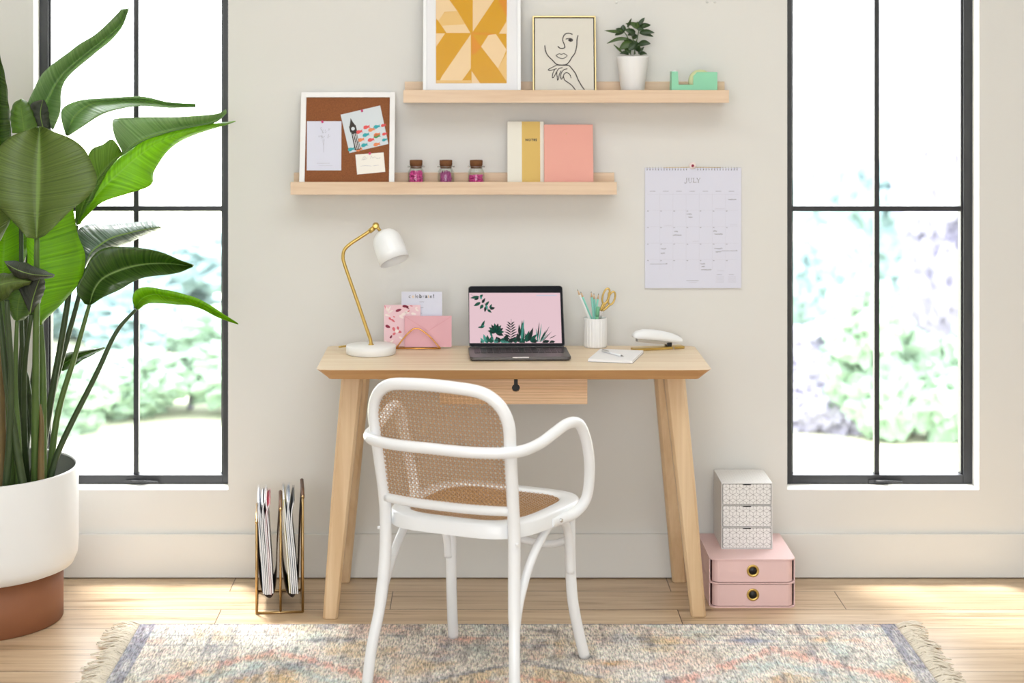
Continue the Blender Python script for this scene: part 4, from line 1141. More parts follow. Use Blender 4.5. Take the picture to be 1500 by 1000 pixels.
mb = MB(); mb.hexa([Vector(p) for p in ((-.07, -.009, .026), (.045, -.009, .0115), (.045, .009, .0115), (-.07, .009, .026), (-.07, -.009, .037), (.045, -.009, .0215), (.045, .009, .0215), (-.07, .009, .037))])
mb.build('magazine_rail', 'silver', t, bev=.0008)
MB().box(.028, .042, -.0125, .0125, .0078, .0195).build('hinge', 'black', t, bev=.001)
MB().tube([(.045, -.0175, .0035), (.045, -.0195, .0035)], .003, 10, 2, smoothpath=False).build('pin', 'silver', t)

# ------------------------------------------------------------------ armchair
RZ = 0.0095
th = -math.atan2(.444, .896)
t = thing('armchair', 'white bentwood armchair with cane back and seat, on the rug', 'chair', (-.0005, -.954, RZ), th)
hs = lambda h: h - RZ
def wB(h): return .185 + .012 * max(0, min(1, (h - .49) / .31))
def yB(h): return -.17 - .062 * max(0, (h - .49) / .31)
def S(x, h, off=0): return Vector((x, yB(h) - .022 * (1 - min(1, (x / .19) ** 2)) - off, hs(h)))
r_ = .0158
pth = []
for s in (-1,):
    pass
left = [(-.212, -.218, .0), (-.204, -.205, .10), (-.193, -.182, .2), (-.186, -.168, .32), (-.185, -.166, .42)]
P = [Vector(p) for p in left]
P += [S(-wB(h), h) for h in (.5, .58, .66)]
P += [S(-.193, .715), S(-.180, .757), S(-.155, .785), S(-.12, .80), S(-.06, .806), S(0, .808), S(.06, .806), S(.12, .80), S(.155, .785), S(.180, .757), S(.193, .715)]
P += [S(wB(h), h) for h in (.66, .58, .5)]
P += [Vector((-x, y, z)) for x, y, z in left[::-1]]
MB().tube(P, lambda u: r_ - .0015 * (1 if abs(u - .5) > .42 else 0), 18, 6).build('back_frame', 'white_lacquer', t)
MB().tube([S(-.176, .492), S(-.1, .49), S(0, .49), S(.1, .49), S(.176, .492)], .0125, 14, 6, flat=1.25).build('back_rail', 'white_lacquer', t)
# arms: one bent ring from seat to seat
A_ = [(.208, .0, .428), (.216, .045, .428), (.238, .095, .437), (.258, .122, .47), (.270, .118, .53), (.275, .102, .59), (.273, .08, .645), (.268, .05, .682), (.26, .0, .69), (.248, -.06, .675), (.238, -.12, .66), (.222, -.19, .652), (.185, -.232, .65), (.12, -.258, .65), (.06, -.268, .651), (0, -.271, .652)]
A_ = [Vector((x, y, hs(z))) for x, y, z in A_]
A_ = A_ + [Vector((-p.x, p.y, p.z)) for p in A_[:-1][::-1]]
MB().tube(A_, .0143, 16, 6).build('arm_ring', 'white_lacquer', t)
def seat_out(sx, sy, n_=56):
    pts = []
    for i in range(n_):
        a = 2 * PI * i / n_; c_, s_ = math.cos(a), math.sin(a)
        e = .44
        x = sx * math.copysign(abs(c_) ** e, c_) * (1 + .09 * s_); y = .03 + sy * math.copysign(abs(s_) ** .62, s_)
        pts.append((x, y))
    return pts
so = [(s, z) for s, z in ((0, .418), (0, .45), (.004, .4555), (.04, .4555), (.044, .452), (.044, .43))]
rings = []
for ins, z in so: rings.append([Vector((x, y, hs(z))) for x, y in seat_out(.218 - ins, .222 - ins)])
rings.append([Vector((x, y, hs(.418))) for x, y in seat_out(.174, .178)]); rings.append(rings[0])
mb = MB(); mb.quadstrip(rings, 0, True); mb.build('seat_rim', 'white_lacquer', t)
# front legs, braces
for s in (-1, 1):
    MB().tube([(s * .18, .195, hs(.417)), (s * .18, .197, hs(.3)), (s * .183, .205, hs(.18)), (s * .192, .228, hs(.08)), (s * .2, .25, 0)], .0148, 16, 6).build('front_leg', 'white_lacquer', t)
    q = [(.200, -.195, .15), (.196, -.178, .205), (.194, -.148, .27), (.195, -.085, .35), (.198, .0, .408), (.198, .055, .415), (.196, .115, .405), (.190, .16, .365), (.185, .182, .30), (.184, .188, .25)]
    MB().tube([(s * x, y, hs(z)) for x, y, z in q], .0112, 12, 6).build('side_brace', 'white_lacquer', t)
    for y in (.03, .075):
        MB().tube([(s * .22, y, hs(.43)), (s * .231, y, hs(.43))], .0048, 10, 2, smoothpath=False).build('bolt_cap', 'silver', t)
    MB().tube([(s * .196, -.175, hs(.41)), (s * .2030, -.176, hs(.41))], .0045, 10, 2, smoothpath=False).build('bolt_cap', 'white_matte', t)
    MB().lathe([(.014, 0), (.0145, .001), (.0145, .003)], c=(s * .2, .25, -.0004), n=16).build('foot_glide', 'black', t)
MB().tube([(-.174, .2, hs(.375)), (-.12, .205, hs(.35)), (0, .21, hs(.322)), (.11, .207, hs(.315)), (.172, .2, hs(.335))], .010, 12, 6).build('front_brace', 'white_lacquer', t)

# cane webbing: three directions of split rattan
def cane(inside, Pf, u0, u1, v0, v1, pitch, name, parent, rel=1.0, wk=1.0):
    mb = MB(); st = pitch * .5
    def run(us, wd, off, mi=0):
        cur = []
        def flush():
            if len(cur) > 1:
                rings = []
                for i, (u, v) in enumerate(cur):
                    a = Pf(*cur[max(0, i - 1)], off); b_ = Pf(*cur[min(len(cur) - 1, i + 1)], off); p = Pf(u, v, off)
                    tt = (b_ - a).normalized(); nn = (Pf(u, v, off + .01) - p).normalized(); sd = tt.cross(nn) * wd / 2
                    rings.append([p - sd, p + sd])
                mb.quadstrip(rings, mi, True, closed=False)
            cur.clear()
        for q in us:
            if inside(*q): cur.append(q)
            else: flush()
        flush()
    nu, nv = int((u1 - u0) / pitch) + 1, int((v1 - v0) / pitch) + 1
    for i in range(nu + 1):
        for d in (-.19, .19):
            u = u0 + (i + d) * pitch; k = int((v1 - v0) / st)
            run([(u, v0 + j * st) for j in range(k + 1)], .00115 * wk, .0, 1)
    for i in range(nv + 1):
        for d in (-.19, .19):
            v = v0 + (i + d) * pitch; k = int((u1 - u0) / st)
            run([(u0 + j * st, v) for j in range(k + 1)], .00115 * wk, .0007 * rel, 1)
    for sg in (1, -1):
        for i in range(-nv - 2, nu + nv + 4):
            u = u0 + (i + .5) * pitch
            k = int((v1 - v0) / st)
            run([(u + sg * j * st, v0 + j * st) for j in range(k + 1)], .0014 * wk, (.0013 if sg > 0 else .0019) * rel)
    return mb.build(name, ['cane', 'cane_shaded'], parent, solid=.0005)
def in_back(u, v):
    lo, hi, wd = .494, .798, wB(v) - .004
    if not (lo <= v <= hi and abs(u) <= wd): return False
    r = .07
    if v > hi - r and abs(u) > wd - r: return (abs(u) - (wd - r)) ** 2 + (v - (hi - r)) ** 2 <= r * r
    return True
cane(in_back, lambda u, v, o_: S(u, v, o_ - .001), -.2, .2, .49, .80, .0118, 'back_cane', t)
IN = [(x, y) for x, y in seat_out(.177, .181)]
def in_seat(u, v):
    a_ = False; j = len(IN) - 1
    for i in range(len(IN)):
        xi, yi = IN[i]; xj, yj = IN[j]
        if (yi > v) != (yj > v) and u < (xj - xi) * (v - yi) / (yj - yi) + xi: a_ = not a_
        j = i
    return a_
cane(in_seat, lambda u, v, o_: Vector((u, v, hs(.4475) + o_ - .008 * (1 - (u / .18) ** 2) * (1 - ((v - .02) / .18) ** 2))), -.2, .2, -.16, .22, .0128, 'seat_cane', t, 1.6, 1.1)

# ------------------------------------------------------------------ rug
def vnoise(x, y, seed):
    rs = np.random.RandomState(seed); G = rs.rand(256, 256)
    xi = np.floor(x).astype(int); yi = np.floor(y).astype(int); xf = x - xi; yf = y - yi
    xf = xf * xf * (3 - 2 * xf); yf = yf * yf * (3 - 2 * yf)
    g = lambda a, b: G[a % 256, b % 256]
    return (g(xi, yi) * (1 - xf) + g(xi + 1, yi) * xf) * (1 - yf) + (g(xi, yi + 1) * (1 - xf) + g(xi + 1, yi + 1) * xf) * yf
def fb(x, y, seed, o_=4):
    s = 0; a = .5; tot = 0
    for i in range(o_): s = s + a * vnoise(x * 2 ** i, y * 2 ** i, seed + i); tot += a; a *= .55
    return s / tot
RX_0, RX_1, RY_0, RY_1 = -.972, 1.2, -2.03, -.512
rug = thing('rug', 'faded multicoloured wool rug with cream fringes under the chair', 'rug', ((RX_0 + RX_1) / 2, (RY_0 + RY_1) / 2, 0))
nx, ny = 600, 400
gx = np.linspace(RX_0, RX_1, nx); gy = np.linspace(RY_0, RY_1, ny)
X_, Y_ = np.meshgrid(gx, gy); rs = np.random.RandomState(3)
Zt = .0072 + rs.rand(ny, nx) * .0016
edge = np.minimum(np.minimum(X_ - RX_0, RX_1 - X_), np.minimum(Y_ - RY_0, RY_1 - Y_)) < .001
Yj = Y_ + np.where(Y_ > RY_1 - .0045, (rs.rand(ny, nx) - .5) * .004, 0)
Zt[edge] = .0006
me = bpy.data.meshes.new('pile')
cx_, cy_ = (RX_0 + RX_1) / 2, (RY_0 + RY_1) / 2
V = np.stack([X_ - cx_, Yj - cy_, Zt], -1).reshape(-1, 3)
me.vertices.add(len(V)); me.vertices.foreach_set('co', V.ravel())
idx = np.arange(nx * ny).reshape(ny, nx)
q = np.stack([idx[:-1, :-1], idx[:-1, 1:], idx[1:, 1:], idx[1:, :-1]], -1).reshape(-1, 4)
me.loops.add(q.size); me.polygons.add(len(q))
me.loops.foreach_set('vertex_index', q.ravel()); me.polygons.foreach_set('loop_start', np.arange(len(q)) * 4)
me.update(calc_edges=True)
# pattern
def lin(r, g, b): return np.array(srgb(r, g, b)[:3])
colr = np.ones((ny, nx, 3)) * lin(230, 223, 212)
def blend(mask, c, k=1.0):
    global colr
    k = k * .84
    m = np.clip(mask, 0, 1)[..., None] * k; colr = colr * (1 - m) + c * m
wx = X_ + (fb(X_ * 7, Y_ * 7, 11) - .5) * .05; wy = Y_ + (fb(X_ * 7, Y_ * 7, 21) - .5) * .05
big = fb(X_ * 4, Y_ * 5, 31); fine = fb(X_ * 40, Y_ * 22, 41, 3); med = fb(X_ * 14, Y_ * 12, 51)
sm = lambda a, lo, hi: np.clip((a - lo) / (hi - lo), 0, 1)
blend(sm(big, .5, .75), lin(214, 196, 176), .7)
blend(sm(fb(X_ * 9, Y_ * 9, 61), .55, .75), lin(226, 176, 156), .55)
blend(sm(fb(X_ * 8, Y_ * 8, 71), .58, .78), lin(206, 172, 112), .6)
blend(sm(fb(X_ * 10, Y_ * 8, 81), .6, .75), lin(186, 206, 200), .6)
blend(sm(fb(X_ * 11, Y_ * 9, 91), .62, .78), lin(120, 122, 142), .75)
ctrx = .12
def band(f, c, w_): return np.clip(1 - np.abs(f - c) / w_, 0, 1) ** .5
brk = sm(med, .3, .5)
# main medallion and side medallions, stepped
def med_(cx, cy, sx, sy):
    u = np.round(np.abs(wx - cx) / .024) * .024; v = np.abs(wy - cy)
    return u / sx + v / sy
m0 = med_(ctrx, -1.27, .62, .42)
blend((m0 < .98) * brk, lin(204, 166, 96), .62); blend(band(m0, 1.0, .05) * brk, lin(70, 74, 100), .8)
blend((m0 < .75) * brk, lin(228, 190, 160), .6); blend(band(m0, .72, .05) * brk, lin(196, 110, 96), .6)
blend((m0 < .42) * brk, lin(120, 130, 150), .6)
for cx in (-.55, .82):
    m1 = med_(cx, -1.02, .3, .26); blend(band(m1, 1, .13) * brk, lin(234, 160, 140), .75)
    blend(band(m1, .6, .12) * brk, lin(160, 190, 190), .6); blend((m1 < .3) * brk, lin(206, 168, 100), .6)
for cx, cy, c in ((.14, -.72, (70, 74, 104)), (.3, -.8, (60, 66, 96)), (-.1, -.78, (110, 112, 120)), (.76, -.68, (100, 116, 160)), (-.42, -.66, (92, 100, 116)), (-.2, -.62, (110, 120, 130)), (.22, -.70, (200, 158, 84)), (.36, -.86, (208, 160, 80)), (.52, -.68, (222, 196, 150)), (-.7, -.6, (140, 140, 150)), (.98, -.66, (226, 178, 120)), (-.02, -.66, (226, 170, 150)), (.2, -.58, (96, 90, 100)), (.6, -.62, (214, 190, 150))):
    m2 = np.abs(wx - cx) / .085 + np.abs(wy - cy) / .035; blend(np.clip(1.35 - m2, 0, 1) * brk, lin(*c), .8)
# border lines
for d, c, w_, k in ((.024, (118, 122, 150), .024, .85), (.22, (140, 140, 150), .006, .5), (.285, (130, 132, 146), .006, .5), (.40, (150, 150, 152), .005, .4)):
    for e_ in (X_ - RX_0, RX_1 - X_): blend((np.abs(e_ - d) < w_) * (.5 + .5 * brk), lin(*c), k)
for d, c, w_, k in ((.004, (112, 112, 132), .008, .8), (.11, (136, 140, 150), .007, .5), (.2, (136, 140, 150), .006, .4)):
    e_ = RY_1 - Y_; blend((np.abs(e_ - d) < w_) * sm(fb(X_ * 5, Y_ * 0, 15), .35, .6), lin(*c), k)
blend(sm(fb(X_ * 60, Y_ * 12, 101, 2), .58, .8), lin(112, 106, 106), .55)
blend(sm(fb(X_ * 50, Y_ * 10, 111, 2), .55, .8), lin(244, 240, 230), .6)
colr *= (.9 + .2 * rs.rand(ny, nx, 1)) * (.93 + .14 * rs.rand(ny, nx, 3))
ca = me.color_attributes.new('Col', 'FLOAT_COLOR', 'POINT')
ca.data.foreach_set('color', np.concatenate([np.clip(colr, 0, 1), np.ones((ny, nx, 1))], -1).ravel())
me.materials.append(MATS['rug_wool'])
o = bpy.data.objects.new('pile', me); COL.objects.link(o); o.parent = rug
for sgn, xe in ((-1, RX_0), (1, RX_1)):
    mb = MB(); rng = random.Random(5 + sgn); y = RY_1 - .004
    while y > RY_1 - .85:
        L_ = rng.uniform(.045, .085); dy = rng.uniform(-.02, .02)
        for k in range(3):
            j1, j2 = rng.uniform(-.006, .006), rng.uniform(-.009, .009)
            P = [(xe - sgn * .004, y, .006), (xe + sgn * L_ * .3, y + j1, .011 + rng.random() * .006), (xe + sgn * L_ * .65, y + dy * .5 + j2, .007 + rng.random() * .008), (xe + sgn * L_ * rng.uniform(.85, 1.1), y + dy + j2 * 1.6, .0035 + rng.random() * .004)]
            mb.tube(P, lambda u: .0024 - .0008 * u, 5, 4)
        mb.ball((xe + sgn * L_ * .28, y, .011), .005, 4)
        y -= rng.uniform(.009, .013)
    mb.build('fringe', 'fringe', rug, True, kind='stuff')

# ------------------------------------------------------------------ magazine rack
yF, yK = -.385, -.155
sR = F / (6 + yF)
RXs = [(376 - CX) / sR, (411 - CX) / sR, (443.5 - CX) / sR]; RH = [.2695, .3055, .340]
t = thing('magazine_rack', 'brass magazine rack with brown leather slings, left of the desk', 'magazine rack', (RXs[1], (yF + yK) / 2, 0))
mb = MB(); wr = .0036
zb = .0038
for i, (x, hh) in enumerate(zip(RXs, RH)):
    mb.tube([(x, yF, zb), (x, yF, hh)], wr, 10, 2, smoothpath=False); mb.tube([(x, yK, zb), (x, yK, hh)], wr, 10, 2, smoothpath=False)
    mb.tube([(x, yF - .001, hh), (x, yF + .004, hh + .004), (x, yF + .004, hh - .003), (x, yF - .001, hh)], .0022, 6, 4)
    mb.ball((x, yF, hh), .005, 6)
for y in (yF, yK): mb.tube([(RXs[0], y, zb), (RXs[2], y, zb)], wr, 10, 2, smoothpath=False)
for x in RXs: mb.tube([(x, yF, zb), (x, yK, zb)], wr, 10, 2, smoothpath=False)
mb.build('wire_frame', 'brass_dark', t, True)
for x, hh in zip(RXs, RH):
    MB().tube([(x, yF + .002, hh), (x, yK - .002, hh)], .0055 if hh > .28 else .004, 10, 2, smoothpath=False).build('top_bar', 'leather' if hh > .28 else 'brass_dark', t, True)
for i in range(2):
    x0, x1 = RXs[i], RXs[i + 1]; mb = MB(); xb = x0 + (x1 - x0) * .52
    prof = [(x0 + .001, RH[i] + .004), (x0 + .003, RH[i] * .7), (x0 + .007, .12), (x0 + .016, .065), (xb - .002, .043), (x1 - .022, .052), (x1 - .013, .09), (x1 - .010, .18), (x1 - .007, RH[i + 1] * .75), (x1 - .001, RH[i + 1] + .004)]
    if i == 1: pass
    P = catmull([(x, 0, z) for x, z in prof], 5)
    rings = [[Vector((p.x, yF + .018, p.z)), Vector((p.x, yK - .012, p.z))] for p in P]
    mb.quadstrip(rings, 0, True, closed=False); mb.build('leather_sling', 'leather_dark', t, True, solid=.002)
mags = [
 (0, 'mag_blue', 'thin pale blue magazine, leftmost in the left sling of the rack'), (0, 'mag_white', 'white magazine, second from left in the left sling of the rack'),
 (0, 'mag_dark', 'dark covered magazine in the middle of the left sling'), (0, 'mag_white', 'white magazine right beside the red one in the left sling'),
 (0, 'mag_red', 'red spined magazine in the left sling of the rack'), (0, 'mag_white', 'white magazine, rightmost in the left sling of the rack'),
 (1, 'mag_yellow', 'yellow spined magazine, leftmost in the right sling of the rack'), (1, 'mag_white', 'white magazine just right of the yellow one in the rack'),
 (1, 'mag_blue', 'pale blue magazine in the middle of the right sling'), (1, 'mag_white', 'white magazine second from right in the right sling'),
 (1, 'mag_dark', 'dark covered magazine, rightmost in the right sling of the rack')]
cnt = [0, 0]
for side, mm, lb in mags:
    k = cnt[side]; cnt[side] += 1
    # crop px measured at bottom/top
    bx = (386.5 + k * 2.6 if side == 0 else 424.5 + k * 2.9); tx = (377.5 + k * 2.7 if side == 0 else 414.5 + k * 2.7)
    y0, y1 = yF + .012 + .002 * (k % 2), yK - .02
    topz = .322 + .004 * ((k * 3) % 4) + (.008 if side else 0); zb_ = .052 + (.003 if k in (0, 5) else 0)
    P = catmull([Vector(((bx - CX) / sR, 0, zb_)), Vector(((bx * .6 + tx * .4 - CX) / sR + .0006, 0, .16)), Vector(((bx * .15 + tx * .85 - CX) / sR, 0, .275)), Vector(((tx - CX) / sR + (-.004 if k % 2 else .005 + .002 * k * (1 - side * .3)), 0, topz))], 6)
    th_ = .0021
    t2 = thing('magazine', lb, 'magazine', (P[0].x, (y0 + y1) / 2, zb_), group='magazines in the brass rack')
    mb = MB()
    for o_ in (-th_, th_):
        mb.loft([[Vector((p.x + o_ - .0002, y0, p.z)), Vector((p.x + o_ + .0002, y0, p.z)), Vector((p.x + o_ + .0002, y1, p.z)), Vector((p.x + o_ - .0002, y1, p.z))] for p in P])
    mb.build('cover', mm, t2, True)
    mb = MB().loft([[Vector((p.x - th_ + .0004, y0 + .001, p.z + .0005)), Vector((p.x + th_ - .0004, y0 + .001, p.z + .0005)), Vector((p.x + th_ - .0004, y1 - .001, p.z + .0005)), Vector((p.x - th_ + .0004, y1 - .001, p.z + .0005))] for p in P[:-1]])
    mb.build('pages', 'mag_pages', t2, True)

piv = Vector((RXs[1], yF, 0)); ar = math.radians(6.0); Rz = Matrix.Rotation(ar, 3, 'Z')
for o in list(COL.objects):
    if o.parent is None and o.name.split('.')[0] in ('magazine', 'magazine_rack'):
        o.location = piv + Rz @ (Vector(o.location) - piv); o.rotation_euler.z += ar

# ------------------------------------------------------------------ pink drawer box
x0, x1, y0, y1, hb = .689, .944, -.327, -.02, .144
cx = (x0 + x1) / 2
t = thing('drawer_box', 'pink two drawer desk organiser standing on the floor', 'storage box', (cx, (y0 + y1) / 2, 0))
w_, d_ = x1 - x0, y1 - y0
mb = MB(); e = .0035
def fr(ins, y, r=.012): # rounded front corners in plan
    return None
def plan(z, ins=0):
    pts = []; r = .022
    X0, X1, Y0, Y1 = -w_ / 2 + ins, w_ / 2 - ins, -d_ / 2 + ins, d_ / 2 - ins
    for i in range(6):
        a = PI + PI / 2 * i / 5; pts.append(Vector((X0 + r + r * math.cos(a), Y0 + r + r * math.sin(a), z)))
    for i in range(6):
        a = 1.5 * PI + PI / 2 * i / 5; pts.append(Vector((X1 - r + r * math.cos(a), Y0 + r + r * math.sin(a), z)))
    pts += [Vector((X1, Y1, z)), Vector((X0, Y1, z))]
    return pts
mb = MB()
for za, zb2 in ((0.0, .0035), (.0708, .0742), (hb - .0035, hb)): mb.loft([plan(za), plan(zb2)])
mb.box(-w_ / 2, -w_ / 2 + .003, -d_ / 2 + .02, d_ / 2, .0034, hb - .0034); mb.box(w_ / 2 - .003, w_ / 2, -d_ / 2 + .02, d_ / 2, .0034, hb - .0034); mb.box(-w_ / 2 + .003, w_ / 2 - .003, d_ / 2 - .003, d_ / 2, .0034, hb - .0034)
mb.build('body', 'box_pink', t)
mb = MB()
for za, zb2 in ((.0036, .0707), (.0743, hb - .0036)): mb.loft([plan(za, .0062), plan(zb2, .0062)])
mb.build('gap_shade_block', 'box_gap_shade', t)  # dark block stands for the shadow in the gaps around the drawers
for k, z in enumerate((.0052, .0762)):
    mb = MB(); hgt = .0635
    SX = Matrix.Diagonal((1 - .011 / w_, 1, 1, 1)); mb.loft([[SX @ p for p in plan(zz, .0022)] for zz in (z, z + hgt)])
    d = mb.build('drawer', 'box_pink', t)
    T = Matrix.Translation((.0, -d_ / 2 + .0020, z + hgt * .52)) @ Matrix.Rotation(PI / 2, 4, 'X')
    MB().lathe([(.0115, -.001), (.0185, .0), (.0185, .0012), (.0165, .0022), (.0125, .0018), (.0115, 0)], n=32, T=T, caps='').build('finger_ring', 'brass', d)
    MB().lathe([(.0005, .0003), (.0117, .0003), (.0117, .0007), (.0005, .0007)], n=28, T=T).build('finger_hole', 'black', d)

# ------------------------------------------------------------------ patterned drawer box
x0, x1, y0, y1 = .738, .892, -.212, -.022; z0, z1 = .1444, .3445
t = thing('drawer_box', 'white three drawer box with cube line pattern on the pink organiser', 'storage box', ((x0 + x1) / 2, (y0 + y1) / 2, z0))
w_, d_, hb = x1 - x0, y1 - y0, z1 - z0
def cubelines(mb, org, u, v, n_, U, V_, a, m, wd, skip=None):
    """rhombille line pattern clipped to U x V"""
    hx_ = a * math.sqrt(3); rows = int(V_ / (1.5 * a)) + 3; cols = int(U / hx_) + 3
    def seg(p, q):
        # clip to the rectangle
        (xa, ya), (xb, yb) = p, q; t0, t1 = 0., 1.; dx, dy = xb - xa, yb - ya
        for pp, qq in ((-dx, xa), (dx, U - xa), (-dy, ya), (dy, V_ - ya)):
            if abs(pp) < 1e-12:
                if qq < 0: return
            else:
                r = qq / pp
                if pp < 0: t0 = max(t0, r)
                else: t1 = min(t1, r)
        if t0 >= t1 - 1e-3: return
        A1 = org + u * (xa + dx * t0) + v * (ya + dy * t0) + n_ * .0002; B1 = org + u * (xa + dx * t1) + v * (ya + dy * t1) + n_ * .0002
        sd = (B1 - A1).normalized().cross(n_) * wd / 2
        mb.poly([A1 - sd, A1 + sd, B1 + sd, B1 - sd], m)
    for r in range(-1, rows):
        for c_ in range(-1, cols):
            X0 = c_ * hx_ + (hx_ / 2 if r % 2 else 0); Y0 = r * 1.5 * a
            P = [(X0 + a * math.cos(PI / 6 + i * PI / 3), Y0 + a * math.sin(PI / 6 + i * PI / 3)) for i in range(6)]
            for i in (0, 1, 2): seg(P[i], P[(i + 1) % 6])
            for i in (1, 3, 5): seg((X0, Y0), P[i])
UX, UY, UZ = Vector((1, 0, 0)), Vector((0, 1, 0)), Vector((0, 0, 1))
mb = MB(); th_ = .0025
mb.box(-w_ / 2, w_ / 2, -d_ / 2, d_ / 2, 0, th_); mb.box(-w_ / 2, w_ / 2, -d_ / 2, d_ / 2, hb - th_, hb)
mb.box(-w_ / 2, -w_ / 2 + th_, -d_ / 2, d_ / 2, th_, hb - th_); mb.box(w_ / 2 - th_, w_ / 2, -d_ / 2, d_ / 2, th_, hb - th_)
mb.box(-w_ / 2 + th_, w_ / 2 - th_, d_ / 2 - th_, d_ / 2, th_, hb - th_)
for k in (1, 2): mb.box(-w_ / 2 + th_, w_ / 2 - th_, -d_ / 2, d_ / 2 - th_, hb * k / 3 - .0012, hb * k / 3 + .0012)
cubelines(mb, Vector((-w_ / 2, -d_ / 2, hb)), UX, UY, UZ, w_, d_, .0095, 1, .0004)
cubelines(mb, Vector((-w_ / 2, d_ / 2, 0)), -UY, UZ, -UX, d_, hb, .0095, 1, .0006)
cubelines(mb, Vector((w_ / 2, -d_ / 2, 0)), UY, UZ, UX, d_, hb, .0095, 1, .0006)
mb.build('body', ['hexbox', 'line_pale'], t)
for k in range(3):
    za, zb2 = hb * k / 3 + .0022, hb * (k + 1) / 3 - .0022
    if k == 0: za = th_ + .0006
    if k == 2: zb2 = hb - th_ - .0006
    mb = MB(); mb.box(-w_ / 2 + th_ + .0012, w_ / 2 - th_ - .0012, -d_ / 2 - .0004, d_ / 2 - .01, za, zb2, 0)
    cubelines(mb, Vector((-w_ / 2 + th_ + .0012, -d_ / 2 - .0004, za)), UX, UZ, -UY, w_ - 2 * th_ - .0024, zb2 - za, .0118, 1, .00055)
    for (a, b_, c_, e_) in ((-w_ / 2 + th_ + .0012, w_ / 2 - th_ - .0012, za, za + .0008), (-w_ / 2 + th_ + .0012, w_ / 2 - th_ - .0012, zb2 - .0008, zb2)):
        mb.box(a, b_, -d_ / 2 - .0008, -d_ / 2 - .0004, c_, e_, 1)
    for xx in (-w_ / 2 + th_ + .0012, w_ / 2 - th_ - .002): mb.box(xx, xx + .0008, -d_ / 2 - .0008, -d_ / 2 - .0004, za, zb2, 1)
    d = mb.build('drawer', ['hexbox', 'line_dark'], t)
    MB().box(-.012, .012, -d_ / 2 - .0012, -d_ / 2 - .0003, zb2 - .0032, zb2).build('pull_slot', 'black', d)

# ------------------------------------------------------------------ big plant
PX_, PY_ = -1.47, -.43
t = thing('potted_bird_of_paradise', 'tall broad leaved plant in white planter at left window', 'potted plant', (PX_, PY_, 0))
def Lw(v): return Vector(v) - Vector((PX_, PY_, 0))
MB().lathe([(.252, 0), (.257, .003), (.257, .1495)], n=96).build('planter_stand', 'terracotta', t)
MB().lathe([(.05, .15), (.262, .15), (.287, .16), (.298, .185), (.3005, .22), (.3005, .437), (.299, .441), (.2925, .441), (.291, .437)], n=96, caps='start').build('planter', 'pot_white', t)
MB().lathe([(.2905, .436), (.2885, .30), (.28, .29), (.05, .288)], n=80, caps='end').build('planter_lining', 'pot_inside', t)
MB().lathe([(.286, .345), (.2, .352), (.0005, .358)], n=64).build('soil', 'soil', t)
def leaf(A, M, B, mt, yA, yM, yB_, ripple=.004, nst=34, seed=0, fold=0.0):
    """edges and midrib measured in the photo, each with its own depth run"""
    def line(pts, yy):
        k = len(pts); ys = [yy[0] + (yy[1] - yy[0]) * i / (k - 1) for i in range(k)]
        return resample(catmull([Lw(W(px, py, y)) for (px, py), y in zip(pts, ys)], 8), nst)
    LA, LM, LB_ = line(A, yA), line(M, yM), line(B, yB_)
    mb = MB(); rng = random.Random(seed); h = 7; rows = []
    ph = rng.random() * 6
    for i in range(nst):
        row = []; u = i / (nst - 1)
        env = math.sin(PI * min(1, u * 1.02)) ** .5 if 0 < u < 1 else 0
        for j in range(-h, h + 1):
            s = abs(j) / h; E = LA[i] if j < 0 else LB_[i]
            p = LM[i].lerp(E, s)
            k = ripple * s * env * math.sin(u * 34 + ph + (1.7 if j < 0 else 0) - s * 2) + fold * env * math.sin(PI * s * .9)
            p = p + Vector((0, -k - .012 * env * math.sin(PI * s), ripple * .3 * s * env * math.cos(u * 21 + ph)))
            row.append(p)
        rows.append(row)
    b, k = mb.quadstrip(rows, 0, True, closed=False)
    for i in range(nst):
        for j in range(k): mb.uv[b + i * k + j] = (i / (nst - 1), j / (k - 1))
    return mb.build('leaf', mt, t, solid=.0009)
def stem(pts, r0, r1, mt, y0=None, y1=None):
    k = len(pts)
    P = [Lw(W(px, py, y0 + (y1 - y0) * i / (k - 1))) for i, (px, py) in enumerate(pts)]
    MB().tube(P, lambda u: r0 + (r1 * 1.35 - r0) * u ** 1.15, 12, 8, flat=.85).build('stalk', mt, t)

# L4 tall leaf to the upper right
leaf([(40, 152), (55, 120), (72, 98), (115, 66), (145, 46), (168, 24), (178, 13)], [(58, 172), (78, 130), (98, 103), (130, 76), (160, 52), (178, 34), (186, 12)],
     [(78, 190), (88, 165), (90, 135), (100, 112), (140, 78), (175, 46), (190, 11)], 'leaf_pale', (-.42, -.3), (-.36, -.24), (-.46, -.26), .003, seed=1)
# L7 far left vertical
leaf([(-40, 60), (-45, 130), (-40, 200), (-20, 260)], [(-12, 55), (-8, 120), (-4, 180), (0, 250)], [(-3, 70), (9, 120), (15, 180), (18, 225)], 'leaf_dark', (-.5, -.5), (-.46, -.48), (-.55, -.5), seed=2)
# L6 small tip, L5 dark piece
leaf([(18, 195), (15, 170), (20, 152), (30, 145)], [(36, 195), (33, 172), (31, 158), (31, 145)], [(56, 190), (50, 170), (42, 152), (33, 145)], 'leaf_mid', (-.5, -.48), (-.52, -.5), (-.48, -.48), seed=3)
leaf([(50, 188), (42, 165), (46, 152), (60, 146)], [(64, 190), (60, 172), (60, 160), (63, 146)], [(74, 190), (72, 172), (70, 158), (65, 146)], 'leaf_dry', (-.45, -.44), (-.47, -.46), (-.44, -.44), seed=4)
